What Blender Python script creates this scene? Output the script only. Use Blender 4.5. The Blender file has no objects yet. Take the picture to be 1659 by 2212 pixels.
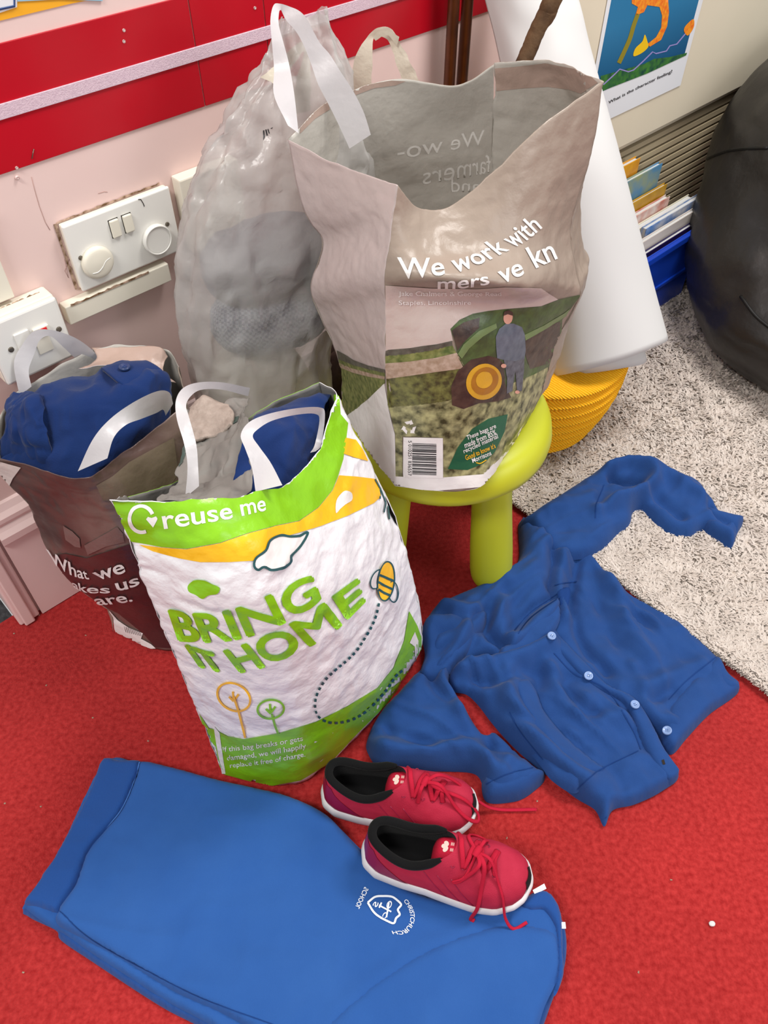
import bpy, bmesh, math, random
import numpy as np
from mathutils import Vector, Matrix
from mathutils.bvhtree import BVHTree
from mathutils.geometry import delaunay_2d_cdt

random.seed(4); RNG = np.random.default_rng(4)
scene = bpy.context.scene
COL = scene.collection

# ------------------------------------------------------------------ camera
IMG_W, IMG_H = 1659.0, 2212.0
FOC = 1700.0                       # focal length in pixels of the 1659x2212 frame
PITCH = math.atan2(1934, 1700)     # camera looks down by this angle
CAM_H = 1.043
cam_d = bpy.data.cameras.new('camera'); cam = bpy.data.objects.new('camera', cam_d); COL.objects.link(cam)
cam.location = (0, 0, CAM_H); cam.rotation_euler = (math.pi/2 - PITCH, 0, 0)
cam_d.sensor_fit = 'VERTICAL'; cam_d.sensor_height = 24.0; cam_d.lens = 24.0*FOC/IMG_H
cam_d.clip_start = 0.02
scene.camera = cam

# ------------------------------------------------------------------ world, lights, exposure
world = bpy.data.worlds.new('world'); scene.world = world; world.use_nodes = True
bgn = world.node_tree.nodes['Background']; bgn.inputs[0].default_value = (1.0, 0.985, 0.975, 1); bgn.inputs[1].default_value = 0.46
def area_light(name, loc, target, size, size_y, power, color):
    l = bpy.data.lights.new(name, 'AREA'); l.shape = 'RECTANGLE'; l.size = size; l.size_y = size_y
    l.energy = power; l.color = color
    o = bpy.data.objects.new(name, l); COL.objects.link(o); o.location = loc
    o.rotation_euler = (Vector(target)-Vector(loc)).to_track_quat('-Z', 'Y').to_euler(); return o
area_light('ceiling_lamp', (0.95, 1.0, 2.4), (0.95, 1.0, 0), 0.8, 0.5, 34, (1.0, 0.975, 0.94))
area_light('ceiling_lamp', (-0.9, -0.5, 2.4), (-0.9, -0.5, 0), 0.8, 0.5, 36, (1.0, 0.975, 0.94))
area_light('window_daylight', (2.9, -0.6, 1.7), (0.1, 0.8, 0.2), 1.4, 1.2, 22, (0.97, 0.98, 1.0))
scene.view_settings.view_transform = 'Standard'; scene.view_settings.look = 'None'
scene.view_settings.gamma = 1.0; scene.view_settings.use_curve_mapping = False
scene.view_settings.exposure = 0.25

# ------------------------------------------------------------------ geometry helpers
CP, SP = math.cos(PITCH), math.sin(PITCH)
def ray(px, py):
    u = (px-IMG_W/2)/FOC; v = (IMG_H/2-py)/FOC
    return np.array([u, CP+v*SP, -SP+v*CP])
def P(px, py, d):                       # point of the place seen at this pixel, d metres ahead of the camera's foot
    r = ray(px, py); p = r*(d/r[1]); p[2] += CAM_H; return p
def Z(px, py, z=0.0):                   # the same, at height z
    r = ray(px, py); p = r*((z-CAM_H)/r[2]); p[2] += CAM_H; return p
WD = np.array([2770, 2575, 0.0]); WD /= np.linalg.norm(WD)     # direction along the wall
WN = np.array([-WD[1], WD[0], 0.0])                              # into the wall
WALL = 0.893
def wallpt(s, z, off=0.0): 
    p = WD*s + WN*(WALL-off); p[2] = z; return p
def wallpx(px, py, off=0.0):
    r = ray(px, py); p = r*((WALL-off)/(WN@r)); p[2] += CAM_H; return p
def wall_sz(px, py, off=0.0):
    p = wallpx(px, py, off); return float(p@WD), float(p[2])
def crop(x0, y0, k):
    return lambda pts: [(x0+p[0]/k, y0+p[1]/k)+tuple(p[2:]) for p in pts]
C3 = crop(560, 0, 2.183); C4 = crop(0, 960, 3.95); C5 = crop(640, 440, 2.44); C6 = crop(220, 780, 2.353)
C7 = crop(780, 960, 1.887); C8 = crop(0, 1600, 1.276); C2 = crop(0, 560, 2.634); CH = crop(560, 0, 4.608)
CW = crop(0, 360, 3.95); CB = crop(1300, 300, 4.621); CS = crop(660, 1620, 2.860); CR = crop(1040, 0, 2.68)

def hash3(i, j, k, seed):
    h = (i*374761393 + j*668265263 + k*2147483647 + seed*1274126177) & 0xFFFFFFFF
    h = ((h ^ (h >> 13))*1274126177) & 0xFFFFFFFF
    h = ((h ^ (h >> 16))*2246822519) & 0xFFFFFFFF
    return ((h ^ (h >> 15)) & 0xFFFF)/65535.0*2-1
def noise(p, seed=0):
    p = np.asarray(p, float); i = np.floor(p).astype(np.int64); f = p-i; f = f*f*f*(f*(f*6-15)+10)
    out = 0
    for a in (0, 1):
        for b in (0, 1):
            for c in (0, 1):
                w = (f[..., 0] if a else 1-f[..., 0])*(f[..., 1] if b else 1-f[..., 1])*(f[..., 2] if c else 1-f[..., 2])
                out = out + w*hash3(i[..., 0]+a, i[..., 1]+b, i[..., 2]+c, seed)
    return out
def crumple(p, amp, lam, seed=0, ridged=0.5):
    q = np.asarray(p)/lam; d = np.zeros_like(q)
    for a in range(3):
        n1 = noise(q+7.3*a, seed+a); n2 = 1-2*np.abs(noise(q*1.9+3.1*a, seed+11+a)); n3 = 1-2*np.abs(noise(q*3.7+1.7*a, seed+23+a))
        d[..., a] = (1-ridged)*n1+ridged*(0.6*n2+0.28*n3)
    return d*amp
def cr(pts, t):                          # catmull-rom through pts at t in 0..1 (numpy)
    pts = np.asarray(pts, float); n = len(pts); t = np.clip(np.asarray(t, float), 0, 1)*(n-1)
    i = np.minimum(t.astype(int), n-2); f = (t-i)[..., None]
    p1 = pts[i]; p2 = pts[i+1]
    p0 = np.where((i > 0)[..., None], pts[np.maximum(i-1, 0)], 2*p1-p2)
    p3 = np.where((i < n-2)[..., None], pts[np.minimum(i+2, n-1)], 2*p2-p1)
    return 0.5*((2*p1)+(p2-p0)*f+(2*p0-5*p1+4*p2-p3)*f*f+(3*p1-p0-3*p2+p3)*f**3)
def net_eval(net, nu, nv):               # net[rows][cols] -> dense grid (nv, nu, 3)
    net = np.asarray(net, float); u = np.linspace(0, 1, nu); v = np.linspace(0, 1, nv)
    rows = np.array([cr(r, u) for r in net])
    return np.stack([cr(rows[:, k], v) for k in range(nu)], 1)
def grid_faces(nu, nv, closed=False):
    f = []
    for j in range(nv-1):
        for i in range(nu if closed else nu-1):
            a = j*nu+i; b = j*nu+(i+1) % nu; f.append((a, b, b+nu, a+nu))
    return f

# ------------------------------------------------------------------ object helpers
def tag(o, label=None, cat=None, group=None, kind=None):
    if label: o['label'] = label
    if cat: o['category'] = cat
    if group: o['group'] = group
    if kind: o['kind'] = kind
    return o
def link_mesh(name, me, mats, parent=None, smooth=True):
    if not isinstance(mats, (list, tuple)): mats = [mats]
    for m in mats: me.materials.append(m)
    if smooth: me.polygons.foreach_set('use_smooth', [True]*len(me.polygons))
    o = bpy.data.objects.new(name, me); COL.objects.link(o)
    if parent:
        o.parent = parent
        o.matrix_parent_inverse = parent.matrix_basis.inverted()
    return o
def mobj(name, v, f, mats, parent=None, smooth=True):
    me = bpy.data.meshes.new(name); me.from_pydata([tuple(map(float, p)) for p in v], [], [tuple(q) for q in f]); me.update()
    return link_mesh(name, me, mats, parent, smooth)
def bobj(name, bm, mats, parent=None, smooth=False):
    bmesh.ops.recalc_face_normals(bm, faces=bm.faces)
    me = bpy.data.meshes.new(name); bm.to_mesh(me); bm.free(); return link_mesh(name, me, mats, parent, smooth)
def empty(name, loc, label, cat, group=None):
    o = bpy.data.objects.new(name, None); COL.objects.link(o); o.location = tuple(map(float, loc)); o.empty_display_size = 0.05
    return tag(o, label, cat, group)
def solid(o, t, offset=-1.0, mo=0):
    m = o.modifiers.new('thickness', 'SOLIDIFY'); m.thickness = t; m.offset = offset; m.material_offset = mo; m.use_rim = True
    return o
def quadbox(bm, pts8):
    vs = [bm.verts.new(tuple(map(float, p))) for p in pts8]
    for f in ((0,1,2,3),(7,6,5,4),(0,4,5,1),(1,5,6,2),(2,6,7,3),(3,7,4,0)): bm.faces.new([vs[i] for i in f])
    return vs
def wall_box(name, s0, s1, z0, z1, o0, o1, m, parent=None, bevel=0.0, seg=2):
    bm = bmesh.new()
    quadbox(bm, [wallpt(s0,z0,o0),wallpt(s1,z0,o0),wallpt(s1,z0,o1),wallpt(s0,z0,o1),wallpt(s0,z1,o0),wallpt(s1,z1,o0),wallpt(s1,z1,o1),wallpt(s0,z1,o1)])
    if bevel: bmesh.ops.bevel(bm, geom=list(bm.edges), offset=bevel, segments=seg, affect='EDGES', profile=0.5)
    return bobj(name, bm, m, parent, smooth=False)
def wall_disc(name, s, z, o0, o1, r, m, parent=None, n=40, dome=0.0, edge=0.0015):
    prof = [(0, o0), (r, o0), (r, o1-edge), (r-edge, o1)] + [(r*(1-k/6)*0.97, o1+dome*math.sin(k/6*math.pi/2)) for k in range(1, 6)]+[(0, o1+dome)]
    v, f = [], []
    for (rr, oo) in prof:
        for k in range(n):
            a = 2*math.pi*k/n; v.append(wallpt(s+rr*math.cos(a), z+rr*math.sin(a), oo))
    f = grid_faces(n, len(prof), True)
    return mobj(name, v, f, m, parent)
def tube_pts(pts, r, n=8, closed=False, flat=1.0, up=None):
    pts = [np.asarray(p, float) for p in pts]; N = len(pts); v = []
    rs = r if isinstance(r, (list, tuple, np.ndarray)) else [r]*N
    prev = None
    for i in range(N):
        a = pts[i-1] if (i > 0 or closed) else pts[i]; b = pts[(i+1) % N] if (i < N-1 or closed) else pts[i]
        t = b-a; t = t/(np.linalg.norm(t)+1e-12)
        ref = np.array(up if up is not None else (0, 0, 1.0)) if prev is None else prev
        s = np.cross(t, ref) if prev is None else ref-t*(ref@t)
        if np.linalg.norm(s) < 1e-6: s = np.cross(t, (1, 0.2, 0.1))
        s /= np.linalg.norm(s); prev = s; q = np.cross(s, t)
        for k in range(n):
            an = 2*math.pi*k/n; v.append(pts[i]+rs[i]*(math.cos(an)*s+flat*math.sin(an)*q))
    f = []
    for i in range(N if closed else N-1):
        for k in range(n): f.append((i*n+k, i*n+(k+1) % n, ((i+1) % N)*n+(k+1) % n, ((i+1) % N)*n+k))
    if not closed: f += [tuple(range(n-1, -1, -1)), tuple(range((N-1)*n, N*n))]
    return v, f
def tube(name, pts, r, m, parent=None, n=8, closed=False, flat=1.0, samples=0, up=None):
    if samples: 
        t = np.linspace(0, 1, samples)
        if isinstance(r, (list, tuple)): r = [float(x) for x in np.interp(t, np.linspace(0, 1, len(r)), r)]
        pts = cr(pts, t)
    v, f = tube_pts(pts, r, n, closed, flat, up); return mobj(name, v, f, m, parent)

# ------------------------------------------------------------------ prints: flat shapes laid on to a surface
def bvh_of(*objs, lift=0.0):
    vs, fs = [], []
    for o in objs:
        n = len(vs); me = o.data
        vs += [tuple(v.co+v.normal*lift) for v in me.vertices]; fs += [tuple(i+n for i in p.vertices) for p in me.polygons]
    return BVHTree.FromPolygons(vs, fs)
CAMV = Vector((0, 0, CAM_H))
def cast(bvh, px, py):
    d = Vector(ray(px, py)).normalized(); h = bvh.ray_cast(CAMV, d)
    if h[0] is None: return None
    n = h[1] if h[1].dot(d) < 0 else -h[1]
    return h[0], n
def dice(bm, step):
    for ax in (0, 1):
        c = [v.co[ax] for v in bm.verts]
        if not c: return
        no = Vector((1, 0, 0)) if ax == 0 else Vector((0, 1, 0)); x = math.floor(min(c)/step)*step+step
        while x < max(c):
            co = Vector((x, 0, 0)) if ax == 0 else Vector((0, x, 0))
            bmesh.ops.bisect_plane(bm, geom=list(bm.verts)+list(bm.edges)+list(bm.faces), plane_co=co, plane_no=no); x += step
def lay(name, bm, bvh, m, parent, off=0.0006, step=9, subdiv=True):
    if subdiv: dice(bm, step)
    src = {v: (v.co.x, v.co.y) for v in bm.verts}; dead = set(); hits = {}
    for v in bm.verts:
        h = cast(bvh, *src[v])
        if h is None: dead.add(v)
        else: hits[v] = h
    gone = []
    for v in dead:
        live = [e.other_vert(v) for e in v.link_edges if e.other_vert(v) in hits and e.other_vert(v) not in dead]
        if not live: gone.append(v); continue
        a0, b0 = np.array(src[live[0]]), np.array(src[v]); best = hits[live[0]]
        for _ in range(7):
            c0 = (a0+b0)/2; h = cast(bvh, c0[0], c0[1])
            if h is None: b0 = c0
            else: a0 = c0; best = h
        v.co = best[0]+best[1]*off
    for v, h in hits.items(): v.co = h[0]+h[1]*off
    if gone: bmesh.ops.delete(bm, geom=gone, context='VERTS')
    bad = [f for f in bm.faces if max(e.calc_length() for e in f.edges) > 0.045]
    if bad: bmesh.ops.delete(bm, geom=bad, context='FACES')
    if name == 'stitch_line': biggest_island(bm)
    me = bpy.data.meshes.new(name); bm.to_mesh(me); bm.free()
    o = link_mesh(name, me, m, parent, True); return o
def biggest_island(bm):
    seen = set(); best = []
    for v in bm.verts:
        if v in seen: continue
        st = [v]; comp = []; seen.add(v)
        while st:
            q = st.pop(); comp.append(q)
            for e in q.link_edges:
                w = e.other_vert(q)
                if w not in seen: seen.add(w); st.append(w)
        if len(comp) > len(best): best = comp
    keep = set(best); bmesh.ops.delete(bm, geom=[v for v in bm.verts if v not in keep], context='VERTS')
def poly_bm(polys):
    bm = bmesh.new()
    for pts in polys:
        vs = [bm.verts.new((p[0], p[1], 0)) for p in pts]
        f = bm.faces.new(vs); f.normal_update(); bmesh.ops.triangulate(bm, faces=[f], ngon_method='EAR_CLIP')
    return bm
def smooth_loop(pts, n=60):
    p = np.asarray([q[:2] for q in pts], float); p = np.vstack([p, p[:1]]); k = len(p)-1
    ext = np.vstack([p[-3:-1], p, p[1:3]]); t = np.linspace(2/(k+4), (2+k)/(k+4), n, endpoint=False)
    return [tuple(q) for q in cr(ext, t)]
def stroke_bm(lines, w, closed=False, bm=None):
    bm = bm or bmesh.new()
    for pts in lines:
        p = np.asarray(pts, float); n = len(p); L = []
        for i in range(n):
            a = p[i-1] if (i > 0 or closed) else p[i]; b = p[(i+1) % n] if (i < n-1 or closed) else p[i]
            t = (b-a)/(np.linalg.norm(b-a)+1e-9); nn = np.array([-t[1], t[0]])*w/2
            L.append((bm.verts.new((*(p[i]+nn), 0)), bm.verts.new((*(p[i]-nn), 0))))
        for i in range(n if closed else n-1):
            a, b = L[i], L[(i+1) % n]; bm.faces.new((a[0], a[1], b[1], b[0]))
    return bm
def ellipse(cx, cy, rx, ry, rot=0, n=36, a0=0, a1=2*math.pi, closed=True):
    r = math.radians(rot); out = []
    for k in range(n if closed else n+1):
        a = a0+(a1-a0)*k/n; x, y = rx*math.cos(a), ry*math.sin(a)
        out.append((cx+x*math.cos(r)-y*math.sin(r), cy+x*math.sin(r)+y*math.cos(r)))
    return out
def text_bm(text, base, top, bold=0.0, spacing=1.0):
    cu = bpy.data.curves.new('lettering', 'FONT'); cu.body = text; cu.size = 1.0; cu.offset = bold; cu.space_character = spacing; cu.resolution_u = 4
    o = bpy.data.objects.new('lettering', cu); COL.objects.link(o)
    dg = bpy.context.evaluated_depsgraph_get(); dg.update(); me = bpy.data.meshes.new_from_object(o.evaluated_get(dg))
    bpy.data.objects.remove(o); bm = bmesh.new(); bm.from_mesh(me); bpy.data.meshes.remove(me); bpy.data.curves.remove(cu)
    xs = [v.co.x for v in bm.verts]; ys = [v.co.y for v in bm.verts]
    x0, x1, y0, y1 = min(xs), max(xs), min(ys), max(ys)
    # keep the letter shapes fine enough to bend along the base line
    dice(bm, (x1-x0)/max(6, 3*len(text)))
    for v in bm.verts:
        u = (v.co.x-x0)/(x1-x0); w = (v.co.y-y0)/(y1-y0)
        b = cr(base, u); t = cr(top, u); q = b*(1-w)+t*w; v.co = (float(q[0]), float(q[1]), 0)
    bmesh.ops.triangulate(bm, faces=bm.faces)
    return bm

# ------------------------------------------------------------------ materials
MATS = {}
def mat(name, color, rough=0.6, spec=0.4, bump=None, vary=None, sheen=0.0, metal=0.0, transl=0.0, transp=0.0, coat=0.0, detail=4.0):
    """bump=(scale,strength,distance), vary=(scale, colour2, contrast)"""
    if name in MATS: return MATS[name]
    m = bpy.data.materials.new(name); m.use_nodes = True; nt = m.node_tree; N = nt.nodes; L = nt.links
    b = N['Principled BSDF']; out = N['Material Output']
    b.inputs['Base Color'].default_value = (*color, 1); b.inputs['Roughness'].default_value = rough
    b.inputs['Specular IOR Level'].default_value = spec; b.inputs['Metallic'].default_value = metal
    b.inputs['Sheen Weight'].default_value = sheen; b.inputs['Coat Weight'].default_value = coat
    tc = N.new('ShaderNodeTexCoord')
    csock = None
    if vary:
        n = N.new('ShaderNodeTexNoise'); n.inputs['Scale'].default_value = vary[0]; n.inputs['Detail'].default_value = detail
        L.new(tc.outputs['Object'], n.inputs['Vector'])
        r = N.new('ShaderNodeValToRGB'); k = vary[2]; r.color_ramp.elements[0].position = 0.5-k; r.color_ramp.elements[1].position = 0.5+k
        r.color_ramp.elements[0].color = (*color, 1); r.color_ramp.elements[1].color = (*vary[1], 1)
        L.new(n.outputs['Fac'], r.inputs['Fac']); L.new(r.outputs['Color'], b.inputs['Base Color']); csock = r.outputs['Color']
    if bump:
        n2 = N.new('ShaderNodeTexNoise'); n2.inputs['Scale'].default_value = bump[0]; n2.inputs['Detail'].default_value = 5
        L.new(tc.outputs['Object'], n2.inputs['Vector'])
        bp = N.new('ShaderNodeBump'); bp.inputs['Strength'].default_value = bump[1]; bp.inputs['Distance'].default_value = bump[2]
        L.new(n2.outputs['Fac'], bp.inputs['Height']); L.new(bp.outputs['Normal'], b.inputs['Normal'])
    last = b.outputs[0]
    if transl:
        t = N.new('ShaderNodeBsdfTranslucent'); t.inputs[0].default_value = (*color, 1)
        if csock: L.new(csock, t.inputs[0])
        mx = N.new('ShaderNodeMixShader'); mx.inputs[0].default_value = transl
        L.new(last, mx.inputs[1]); L.new(t.outputs[0], mx.inputs[2]); last = mx.outputs[0]
    if transp:
        t = N.new('ShaderNodeBsdfTransparent'); mx = N.new('ShaderNodeMixShader'); mx.inputs[0].default_value = transp
        L.new(last, mx.inputs[1]); L.new(t.outputs[0], mx.inputs[2]); last = mx.outputs[0]
    L.new(last, out.inputs['Surface']); MATS[name] = m; return m
def lin(r, g, b):
    f = lambda c: ((c/255+0.055)/1.055)**2.4 if c/255 > 0.04045 else c/255/12.92
    return (f(r), f(g), f(b))

FILM = (55, 0.35, 0.004)          # fine crinkles of carrier-bag film
M_pink = mat('pink_wall_paint', lin(226,196,190), 0.45, 0.35, (18, 0.15, 0.003), (3.0, lin(232,206,200), 0.3))
M_skirt = mat('pink_gloss_paint', lin(236,210,206), 0.35, 0.4, (25, 0.15, 0.002))
M_redstrip = mat('glossy_red_card', lin(186,14,34), 0.22, 0.45, (6, 0.12, 0.004), (5, lin(172,10,28), 0.3))
M_velcro = mat('white_hook_tape', lin(222,198,208), 0.95, 0.1, (700, 0.6, 0.001), (420, lin(200,174,188), 0.25))
M_white_pl = mat('white_plastic', lin(234,232,226), 0.35, 0.45)
M_white_pl2 = mat('cream_plastic', lin(230,224,208), 0.4, 0.4)
M_grime = mat('brown_grime', lin(112,86,62), 0.9, 0.1, (140, 0.6, 0.002), (120, lin(196,168,148), 0.12))
M_screw = mat('dull_screw_metal', lin(120,112,100), 0.4, 0.5, metal=0.7)
M_dark = mat('dark_slot', lin(38,32,28), 0.7, 0.2)
M_redind = mat('red_indicator', lin(225,40,45), 0.3, 0.5)
M_cover = mat('cream_painted_metal', lin(222,212,190), 0.45, 0.35, vary=(4, lin(214,203,180), 0.35))
M_pipe = mat('brown_copper_pipe', lin(120,66,36), 0.35, 0.5, metal=0.35, vary=(30, lin(82,44,26), 0.25))
def carpet_mat():
    m = mat('red_carpet', lin(152,30,31), 0.95, 0.08, (420, 0.7, 0.003), (160, lin(188,54,53), 0.22), sheen=0.1)
    nt = m.node_tree; N = nt.nodes; L = nt.links; b = N['Principled BSDF']; src = b.inputs['Base Color'].links[0].from_socket
    tc = N.new('ShaderNodeTexCoord'); n = N.new('ShaderNodeTexNoise'); n.inputs['Scale'].default_value = 5; L.new(tc.outputs['Object'], n.inputs['Vector'])
    mx = N.new('ShaderNodeMixRGB'); mx.blend_type = 'MULTIPLY'; mx.inputs[0].default_value = 0.5; L.new(src, mx.inputs[1])
    r = N.new('ShaderNodeValToRGB'); r.color_ramp.elements[0].position = 0.35; r.color_ramp.elements[0].color = (0.72, 0.72, 0.72, 1); r.color_ramp.elements[1].position = 0.6
    L.new(n.outputs['Fac'], r.inputs['Fac']); L.new(r.outputs['Color'], mx.inputs[2]); L.new(mx.outputs[0], b.inputs['Base Color'])
    return m
M_carpet = carpet_mat()
M_darkcarpet = mat('charcoal_carpet', lin(52,52,54), 0.95, 0.05, (300, 0.8, 0.003), (110, lin(78,78,80), 0.2))
M_rug = mat('grey_shag_base', lin(190,180,170), 0.95, 0.05, (90, 1.0, 0.01), (60, lin(216,204,192), 0.25))
M_tuft = mat('grey_shag_pile', lin(214,203,194), 0.9, 0.1, vary=(30, lin(194,183,174), 0.25))
M_stool = mat('lime_green_plastic', lin(186,190,40), 0.38, 0.4, (220, 0.05, 0.001))
M_blue = mat('blue_fleece', lin(34,66,122), 0.95, 0.1, (600, 0.35, 0.001), (35, lin(39,73,132), 0.3), sheen=0.08)
M_blue2 = mat('royal_blue_fleece', lin(40,82,148), 0.95, 0.1, (600, 0.35, 0.001), (14, lin(47,90,156), 0.3), sheen=0.1)
M_rib = mat('royal_blue_ribbing', lin(34,74,140), 0.95, 0.1, (700, 0.5, 0.001), sheen=0.2)
M_navy = mat('navy_fleece', lin(22,42,90), 0.95, 0.1, (600, 0.35, 0.001), (25, lin(27,50,100), 0.3), sheen=0.1)
M_stitch = mat('blue_stitching', lin(28,58,116), 0.9, 0.1)
M_button = mat('pale_blue_button', lin(132,158,205), 0.25, 0.5)
M_btn_dk = mat('navy_button', lin(40,58,100), 0.3, 0.5)
M_embro = mat('white_embroidery', lin(232,236,242), 0.8, 0.2)
M_tagw = mat('white_label_cloth', lin(240,240,240), 0.8, 0.2)
M_paper = mat('white_paper', lin(206,206,205), 0.7, 0.2)
M_stick = mat('brown_bark', lin(112,86,60), 0.8, 0.2, (60, 0.7, 0.004), (35, lin(64,46,32), 0.22))
M_knit = None
M_leather = mat('black_leatherette', lin(34,32,31), 0.38, 0.45, (16, 0.35, 0.012))
M_seam = mat('black_piping', lin(18,18,18), 0.5, 0.3)
M_dkgreen = mat('dark_green_cloth', lin(40,46,42), 0.8, 0.2)
M_dkbrown = mat('dark_brown_cloth', lin(62,48,44), 0.8, 0.15, (80, 0.5, 0.003), (40, lin(84,66,60), 0.25))
# carrier bags
M_mo_out = mat('taupe_bag_film', lin(162,146,132), 0.36, 0.45, FILM, (6, lin(172,156,143), 0.3), transl=0.18)
M_mo_side = mat('pale_pink_lit_bag_film', lin(214,202,200), 0.3, 0.5, FILM, (6, lin(206,190,186), 0.3), transl=0.2)  # pinkish side film, lightened so its colour carries the light on the left gusset
M_mo_in = mat('grey_bag_film_inside', lin(206,201,192), 0.36, 0.4, FILM, transl=0.25)
M_mo_hem = mat('taupe_print', lin(176,152,140), 0.35, 0.4, FILM)
M_handle = mat('white_bag_handle', lin(214,211,213), 0.32, 0.45, (40, 0.3, 0.004), transl=0.2)
M_ghandle = mat('cream_bag_handle', lin(216,208,190), 0.34, 0.45, (60, 0.5, 0.004), transl=0.25)
M_white_film = mat('white_bag_film', lin(246,246,250), 0.3, 0.45, (48, 0.6, 0.005), transl=0.08)
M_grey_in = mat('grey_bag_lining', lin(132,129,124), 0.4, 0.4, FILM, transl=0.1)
M_green = mat('lime_green_print', lin(132,194,26), 0.3, 0.45, (48, 0.4, 0.004))
M_yellow = mat('yellow_print', lin(246,190,32), 0.3, 0.45, (48, 0.4, 0.004))
M_teal = mat('dark_teal_print', lin(36,84,88), 0.35, 0.4, (48, 0.4, 0.004))
M_wprint = mat('white_print', lin(236,234,232), 0.35, 0.4, FILM)
M_pgrey = mat('pale_grey_print', lin(216,208,202), 0.35, 0.4, FILM)
M_mirror = mat('pale_show_through_print', lin(222,218,212), 0.4, 0.3, FILM)
M_brown_out = mat('brown_photo_film', lin(76,52,50), 0.28, 0.5, (30, 0.35, 0.006), (7, lin(138,118,110), 0.2), transl=0.05)
M_brown_lo = mat('maroon_photo_print', lin(64,36,40), 0.3, 0.5, FILM, (9, lin(86,54,52), 0.25))
M_olive_ph = mat('olive_photo_print', lin(92,80,66), 0.3, 0.5, FILM, (11, lin(128,112,98), 0.25))
M_field = mat('green_field_print', lin(78,92,42), 0.35, 0.4, FILM, (140, lin(136,140,84), 0.18))
M_hedge = mat('tree_line_print', lin(72,70,62), 0.35, 0.4, FILM, (120, lin(104,100,90), 0.2))
M_dirt = mat('bare_soil_print', lin(190,168,152), 0.35, 0.4, FILM, (160, lin(152,128,106), 0.2))
M_crop = mat('leafy_crop_print', lin(60,62,38), 0.35, 0.4, FILM, (85, lin(176,174,126), 0.16), detail=6)
M_furrow = mat('dark_furrow_print', lin(66,64,40), 0.35, 0.4, FILM, (130, lin(120,122,68), 0.15))
M_tractor = mat('tractor_green_print', lin(84,106,58), 0.35, 0.4, FILM, (70, lin(60,72,46), 0.2))
M_pdark = mat('dark_print', lin(52,40,38), 0.35, 0.4, FILM, (90, lin(84,66,56), 0.2))
M_wheel = mat('yellow_wheel_print', lin(206,156,44), 0.35, 0.4, FILM)
M_wheel2 = mat('amber_wheel_print', lin(164,108,32), 0.35, 0.4, FILM)
M_jacket = mat('grey_jacket_print', lin(84,92,106), 0.35, 0.4, FILM, (90, lin(106,114,126), 0.2))
M_jeans = mat('grey_jeans_print', lin(104,108,118), 0.35, 0.4, FILM, (120, lin(70,70,80), 0.2))
M_skin = mat('skin_print', lin(214,160,140), 0.35, 0.4, FILM)
M_leafp = mat('dark_green_leaf_print', lin(24,92,64), 0.35, 0.4, FILM)
M_black = mat('black_print', lin(40,38,40), 0.4, 0.3)
M_grey_film = mat('thin_grey_bag_film', lin(212,209,206), 0.24, 0.6, (38, 0.35, 0.006), transl=0.25, transp=0.40)
# shoes
M_shoe = mat('crimson_mesh_fabric', lin(168,28,56), 0.75, 0.25, (900, 0.5, 0.001), (40, lin(182,42,68), 0.3))
M_shoe2 = mat('magenta_heel_panel', lin(138,14,54), 0.35, 0.4)
M_sole = mat('white_rubber_sole', lin(226,222,224), 0.6, 0.3, vary=(30, lin(204,198,196), 0.25))
M_blackpad = mat('black_padding', lin(20,20,21), 0.95, 0.1, (500, 0.6, 0.001), sheen=0.05)
M_lace = mat('crimson_lace', lin(182,28,54), 0.85, 0.15, (900, 0.5, 0.001))
M_logo = mat('pale_pink_logo', lin(226,200,190), 0.5, 0.3)

# ================================================================== STRUCTURE
def struct(o): o['kind'] = 'structure'; return o
# floor: red carpet up to the wall line, charcoal beyond the doorway
def flat(name, pts, m, z=0.0):
    bm = bmesh.new(); vs = [bm.verts.new((float(p[0]), float(p[1]), z)) for p in pts]
    vs2 = [bm.verts.new((float(p[0]), float(p[1]), z-0.02)) for p in pts]; n = len(pts)
    bm.faces.new(vs); bm.faces.new(vs2[::-1])
    for i in range(n): bm.faces.new((vs[i], vs2[i], vs2[(i+1) % n], vs[(i+1) % n]))
    return bobj(name, bm, m)
wa = wallpt(-0.6, 0, -0.004); wb = wallpt(3.6, 0, -0.10)
struct(flat('floor', [wa, (wa-WN*3.2), (wb-WN*3.2), wb], M_carpet))
struct(flat('floor', [wallpt(-0.6,0,-0.005), wallpt(0.045,0,-0.005), wallpt(0.045,0,-0.9), wallpt(-0.6,0,-0.9)], M_darkcarpet, -0.002))
struct(wall_box('wall_left', 0.06, 3.6, 0, 2.4, -0.10, 0.0, M_pink))
# door frame upright (two mouldings) at the wall end
fr = wall_box('trim_1', 0.046, 0.0785, 0.003, 2.1, -0.10, 0.012, M_skirt, bevel=0.003); struct(fr)
wall_box('frame_bead', 0.052, 0.068, 0.003, 2.1, 0.0125, 0.018, M_skirt, fr, bevel=0.002)
# skirting board: flat board + moulded top
def wall_profile(name, prof, s0, s1, m, parent=None):
    v = []; 
    for s in (s0, s1):
        for (o, z) in prof: v.append(wallpt(s, z, o))
    n = len(prof); f = [(i, (i+1) % n, n+(i+1) % n, n+i) for i in range(n)]+[tuple(range(n))[::-1], tuple(range(n, 2*n))]
    o = mobj(name, v, f, m, parent, smooth=False); return o
sk = wall_profile('baseboard_left', [(0,0.002),(0.012,0.002),(0.012,0.172),(0,0.172)], 0.082, 3.4, M_skirt); struct(sk)
wall_profile('moulding', [(0,0.172),(0.013,0.172),(0.019,0.178),(0.0195,0.190),(0.014,0.198),(0.011,0.205),(0.014,0.212),(0.014,0.219),(0.008,0.226),(0.004,0.236),(0,0.238)], 0.082, 3.4, M_skirt, sk)
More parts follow.
